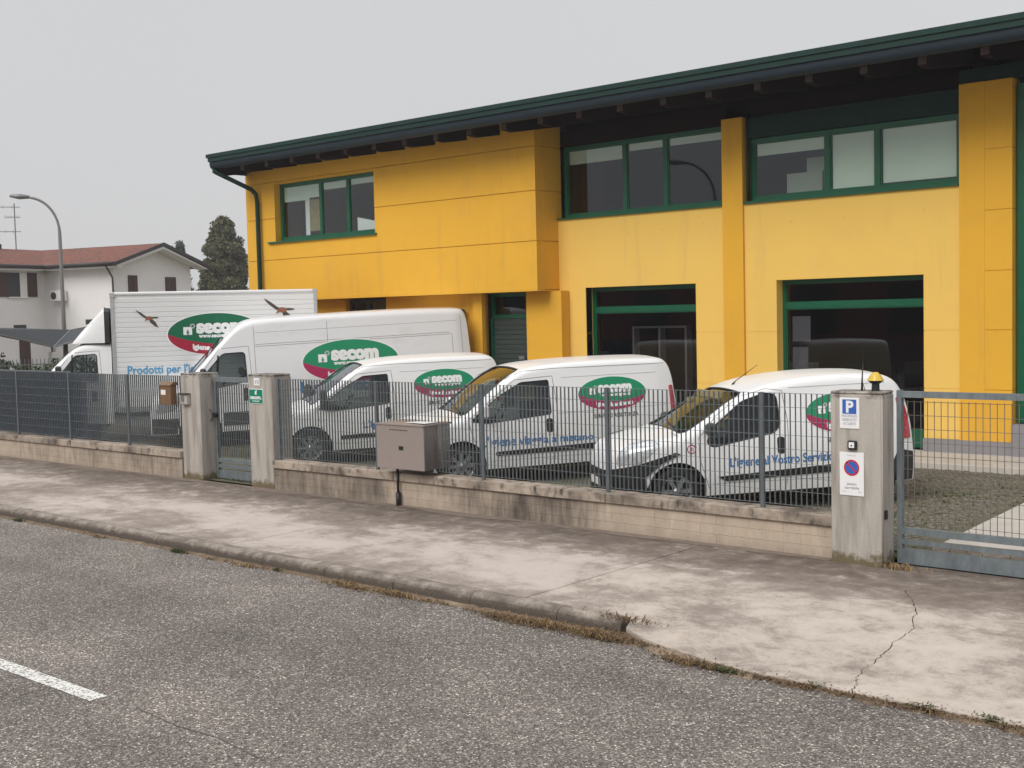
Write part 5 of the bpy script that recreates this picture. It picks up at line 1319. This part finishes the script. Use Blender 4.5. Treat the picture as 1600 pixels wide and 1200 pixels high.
side_text(fio, v4, "L'igiene al Vostro Servizio", 1.46, .575, 1.36, .155, bold=.003)
obj('badge', fio.patch(ellipse_pts(.98, .82, .055, .055, 20), .005), 'dred', v4); obj('badge_face', fio.patch(ellipse_pts(.98, .82, .043, .043, 20), .007), 'dwhite', v4)
bm = text_mesh('30', .06, .001, 'CENTER')
for q in bm.verts: q.co = Vector((.98 + q.co.x, 0, .8 + q.co.y))
obj('lettering', fio.conform(bm, .009), 'dred', v4)
bm = bmesh.new(); za = fio.ztop(1.85, 0); tube(bm, [(1.85, 0, za), (1.9, 0, za + .05), (2.2, .0, za + .24)], [.016, .006, .003], 6); obj('aerial', bm, 'black', v4)
obj('sun_curtain', B(1.4, 1.75, .5, .52, 1.0, 1.35), 'tan', v4); obj('sun_curtain', B(1.55, 1.6, -.3, .55, 1.0, 1.45), 'tan', v4)
place(v4, (-8.25, 12.49), 51.5, .8, -rad(1.1), .755)

# ------------------------------------------------------------------ box truck
tr = thing('box_truck', 'white box truck with ribbed cargo box at the left end of the yard', 'truck', (0, 0, 0))
cab = Van(2.1, [(0, .72), (.06, .98), (.3, 1.12), (.62, 1.25), (.95, 1.62), (1.3, 1.95), (1.5, 2.06), (1.8, 2.09), (2.1, 2.09)], [(0, .7), (.15, .84), (.45, .94), (.8, .97), (2.1, .97)],
          [(.2, .03), (.5, .0), (1.1, .0), (1.5, .03), (2.2, .13)], .42, .12)
tw = [rounded([(.98, 1.36), (1.2, 1.3), (1.82, 1.3), (1.8, 1.88), (1.38, 1.86)], .05)]
trc = make_van('cab', None, (0, 0, 0), 0, cab, (.93,), .33, tw, (.72, 1.48, .8, .7, 1.16),
    dict(bulk=1.98, dash=.1, seams=[[(1.1, .5), (.95, 1.0), (.92, 1.4), (1.3, 1.92), (1.86, 1.95), (1.9, 1.2), (1.88, .5)]], handles=[(1.72, 1.0, .11, .22)],
         trim=[([(.03, .44), (.5, .44), (.55, .66), (.05, .66)], 'black2', .006)], lamps=[rounded([(.1, .72), (.42, .76), (.6, 1.08), (.3, 1.02)], .04)], tail=[], mirror=(1.05, 1.28, .2, .38), front=[('grille', (-.5, .5, .5, .68), 'black2', .012)], spokes=6), paint='paint')
for k in ('label', 'category'):
    if k in trc: del trc[k]
CO = .3
for ch in list(trc.children):
    ch.parent = tr; ch.location.x += CO
bpy.data.objects.remove(trc)
obj('window_bar', cab.line([(1.28, 1.3), (1.32, 1.88)], .022, -1, -.008), 'black', tr, (CO, 0, 0)); obj('window_bar', cab.line([(1.6, 1.3), (1.6, 1.88)], .012, -1, -.008), 'black', tr, (CO, 0, 0))
BX0, BX1, BZ0, BZ1, BW = 2.42, 6.72, .66, 3.16, 1.08
obj('cargo_box', B(BX0 + .02, BX1 - .02, -BW + .03, BW - .03, BZ0, BZ1 - .02), 'slat', tr)
ns = 22; sh = (BZ1 - .12 - BZ0 - .1) / ns
sl = bmesh.new(); prism(sl, [(0, 0), (-.012, .008), (-.014, sh - .014), (0, sh - .006)], 'x', BX0 + .08, BX1 - .08)
s0 = None
for k in range(ns):
    z = BZ0 + .1 + k * sh
    if s0 is None: s0 = obj('slat', sl, 'slat', tr, (0, -BW + .03, z))
    else: inst(s0, parent=tr, loc=(0, -BW + .03, z))
for a, b in ((BX0, BX0 + .08), (BX1 - .08, BX1)): obj('corner_post', B(a, b, -BW, -BW + .08, BZ0, BZ1 - .001, bev=.012), 'alu', tr); obj('corner_post', B(a, b, BW - .08, BW, BZ0, BZ1 - .001, bev=.012), 'alu', tr)
obj('roof_rail', B(BX0 + .08, BX1 - .08, -BW - .004, -BW + .07, BZ1 - .07, BZ1, bev=.02), 'slat', tr); obj('bottom_rail', B(BX0 + .08, BX1 - .08, -BW, -BW + .07, BZ0 - .02, BZ0 + .09), 'alu', tr)
obj('corner_cap', B(BX0 - .01, BX0 + .1, -BW - .012, -BW + .1, BZ1 - .13, BZ1 + .004, bev=.02), 'alu', tr)
obj('box_front', B(BX0, BX0 + .02, -BW + .08, BW - .08, BZ0, BZ1 - .02), 'slat', tr)
# roof fairing
def fair(x0, x1, zlo, zhi, y):
    return None
bm = bmesh.new(); secs = []
for k in range(13):
    f = k / 12; x = 1.62 + f * .66; zt = 2.11 + .74 * f ** .93; yw = .7 + .22 * f ** .6; secs.append((x, zt, yw))
rings = []
for x, zt, yw in secs:
    pr_ = [(-yw, 2.11), (-yw * .99, 2.11 + (zt - 2.11) * .5), (-yw * .93, zt - (zt - 2.11) * .12), (-yw * .75, zt), (0, zt + .02), (yw * .75, zt), (yw * .93, zt - (zt - 2.11) * .12), (yw * .99, 2.11 + (zt - 2.11) * .5), (yw, 2.11)]
    rings.append([bm.verts.new((x, a, b)) for a, b in pr_])
for u, w_ in zip(rings, rings[1:]):
    for k in range(8): bm.faces.new((u[k], u[k + 1], w_[k + 1], w_[k]))
bmesh.ops.recalc_face_normals(bm, faces=bm.faces); obj('roof_fairing', bm, 'paint', tr, smooth=True)
bm = bmesh.new(); bm.faces.new([bm.verts.new((2.2, v_.co.y, v_.co.z)) for v_ in []]) if False else None
bm.free(); bm = bmesh.new(); pr_ = [(-.925, 2.11), (-.9, 2.48), (-.85, 2.76), (-.69, 2.84), (.69, 2.84), (.85, 2.76), (.9, 2.48), (.925, 2.11)]; prism(bm, pr_, 'x', 2.281, 2.38); obj('fairing_back', bm, 'black', tr)
obj('chassis', B(1.9, BX1 - .2, -.45, .45, .5, BZ0 - .001), 'black', tr)
obj('side_guard', B(2.55, 3.9, -BW + .08, -BW + .11, .36, .48), 'alu', tr)
for sd in (-1, 1): add_wheel(tr, 4.9, sd * (BW - .22), .33, w=.3, side=sd)
obj('mudguard', B(4.45, 5.35, -BW + .06, -BW + .4, BZ0 - .1, BZ0 - .021), 'black', tr)
for sd in (-1, 1): obj('tail_light', B(BX1 - .03, BX1 + .01, sd * BW * .8 - .1, sd * BW * .8 + .1, .5, .63), 'lamp_r', tr)
def bconf(bm, e_):
    for q in bm.verts: q.co.y = -(BW - .03 + .0145 + e_)
    return bm
logo(cab, tr, BX0 + 2.13, 2.24, 1.0, .44, gm='dgreen_t', rm='dred_t', conf=bconf, eps=.001)
side_text(cab, tr, "Prodotti per l'igiene", BX0 + .28, 1.44, 1.72, .25, 'dblue_t', bold=.004, conf=bconf)
def bird(cx, cz, s, k=1):
    def P(pts, m, e_, nm):
        bm = bmesh.new(); bm.faces.new([bm.verts.new((cx + x * s, 0, cz + z * s)) for x, z in pts]); obj(nm, bconf(bm, e_), m, tr)
    P([(-.5, .32), (-.3, .2), (-.12, .06), (.02, .0), (-.02, -.06), (-.16, -.02), (-.32, .1), (-.44, .22)], 'dbird', .004, 'bird_wing')
    P([(.0, -.02), (.12, -.06), (.26, -.2), (.36, -.42), (.2, -.34), (.04, -.2)], 'dbird', .004, 'bird_wing')
    P([(.08, .02), (.24, .02), (.38, .0), (.34, -.04), (.16, -.05)], 'dbird', .0045, 'bird_tail')
    P([(-.12, -.03), (-.02, .05), (.12, .03), (.18, -.03), (.06, -.11), (-.08, -.1), (-.17, -.15), (-.13, -.07)], 'dbird2', .005, 'bird_body')
bird(BX0 + .76, 2.62, .52); bird(BX0 + 3.52, 2.74, .74)
# place truck: near side box front corner
a = rad(58); cxw, cyw = -22.93, 13.64
tr.rotation_euler = (0, 0, a); tr.location = (cxw - BX0 * math.cos(a) - BW * math.sin(a), cyw - BX0 * math.sin(a) + BW * math.cos(a), 0)

# ------------------------------------------------------------------ haze
hz = bpy.data.materials.new('haze'); hz.use_nodes = True; t_ = hz.node_tree; t_.nodes.clear()
ho = N(t_, 'ShaderNodeOutputMaterial'); hv = N(t_, 'ShaderNodeVolumePrincipled'); hv.inputs['Density'].default_value = .0009; hv.inputs['Color'].default_value = (.93, .94, .96, 1); hv.inputs['Anisotropy'].default_value = .2
t_.links.new(hv.outputs[0], ho.inputs['Volume'])
o = obj('haze', B(-150, 70, -40, 130, -1.3, 11.2), hz); tag(o, kind='stuff')
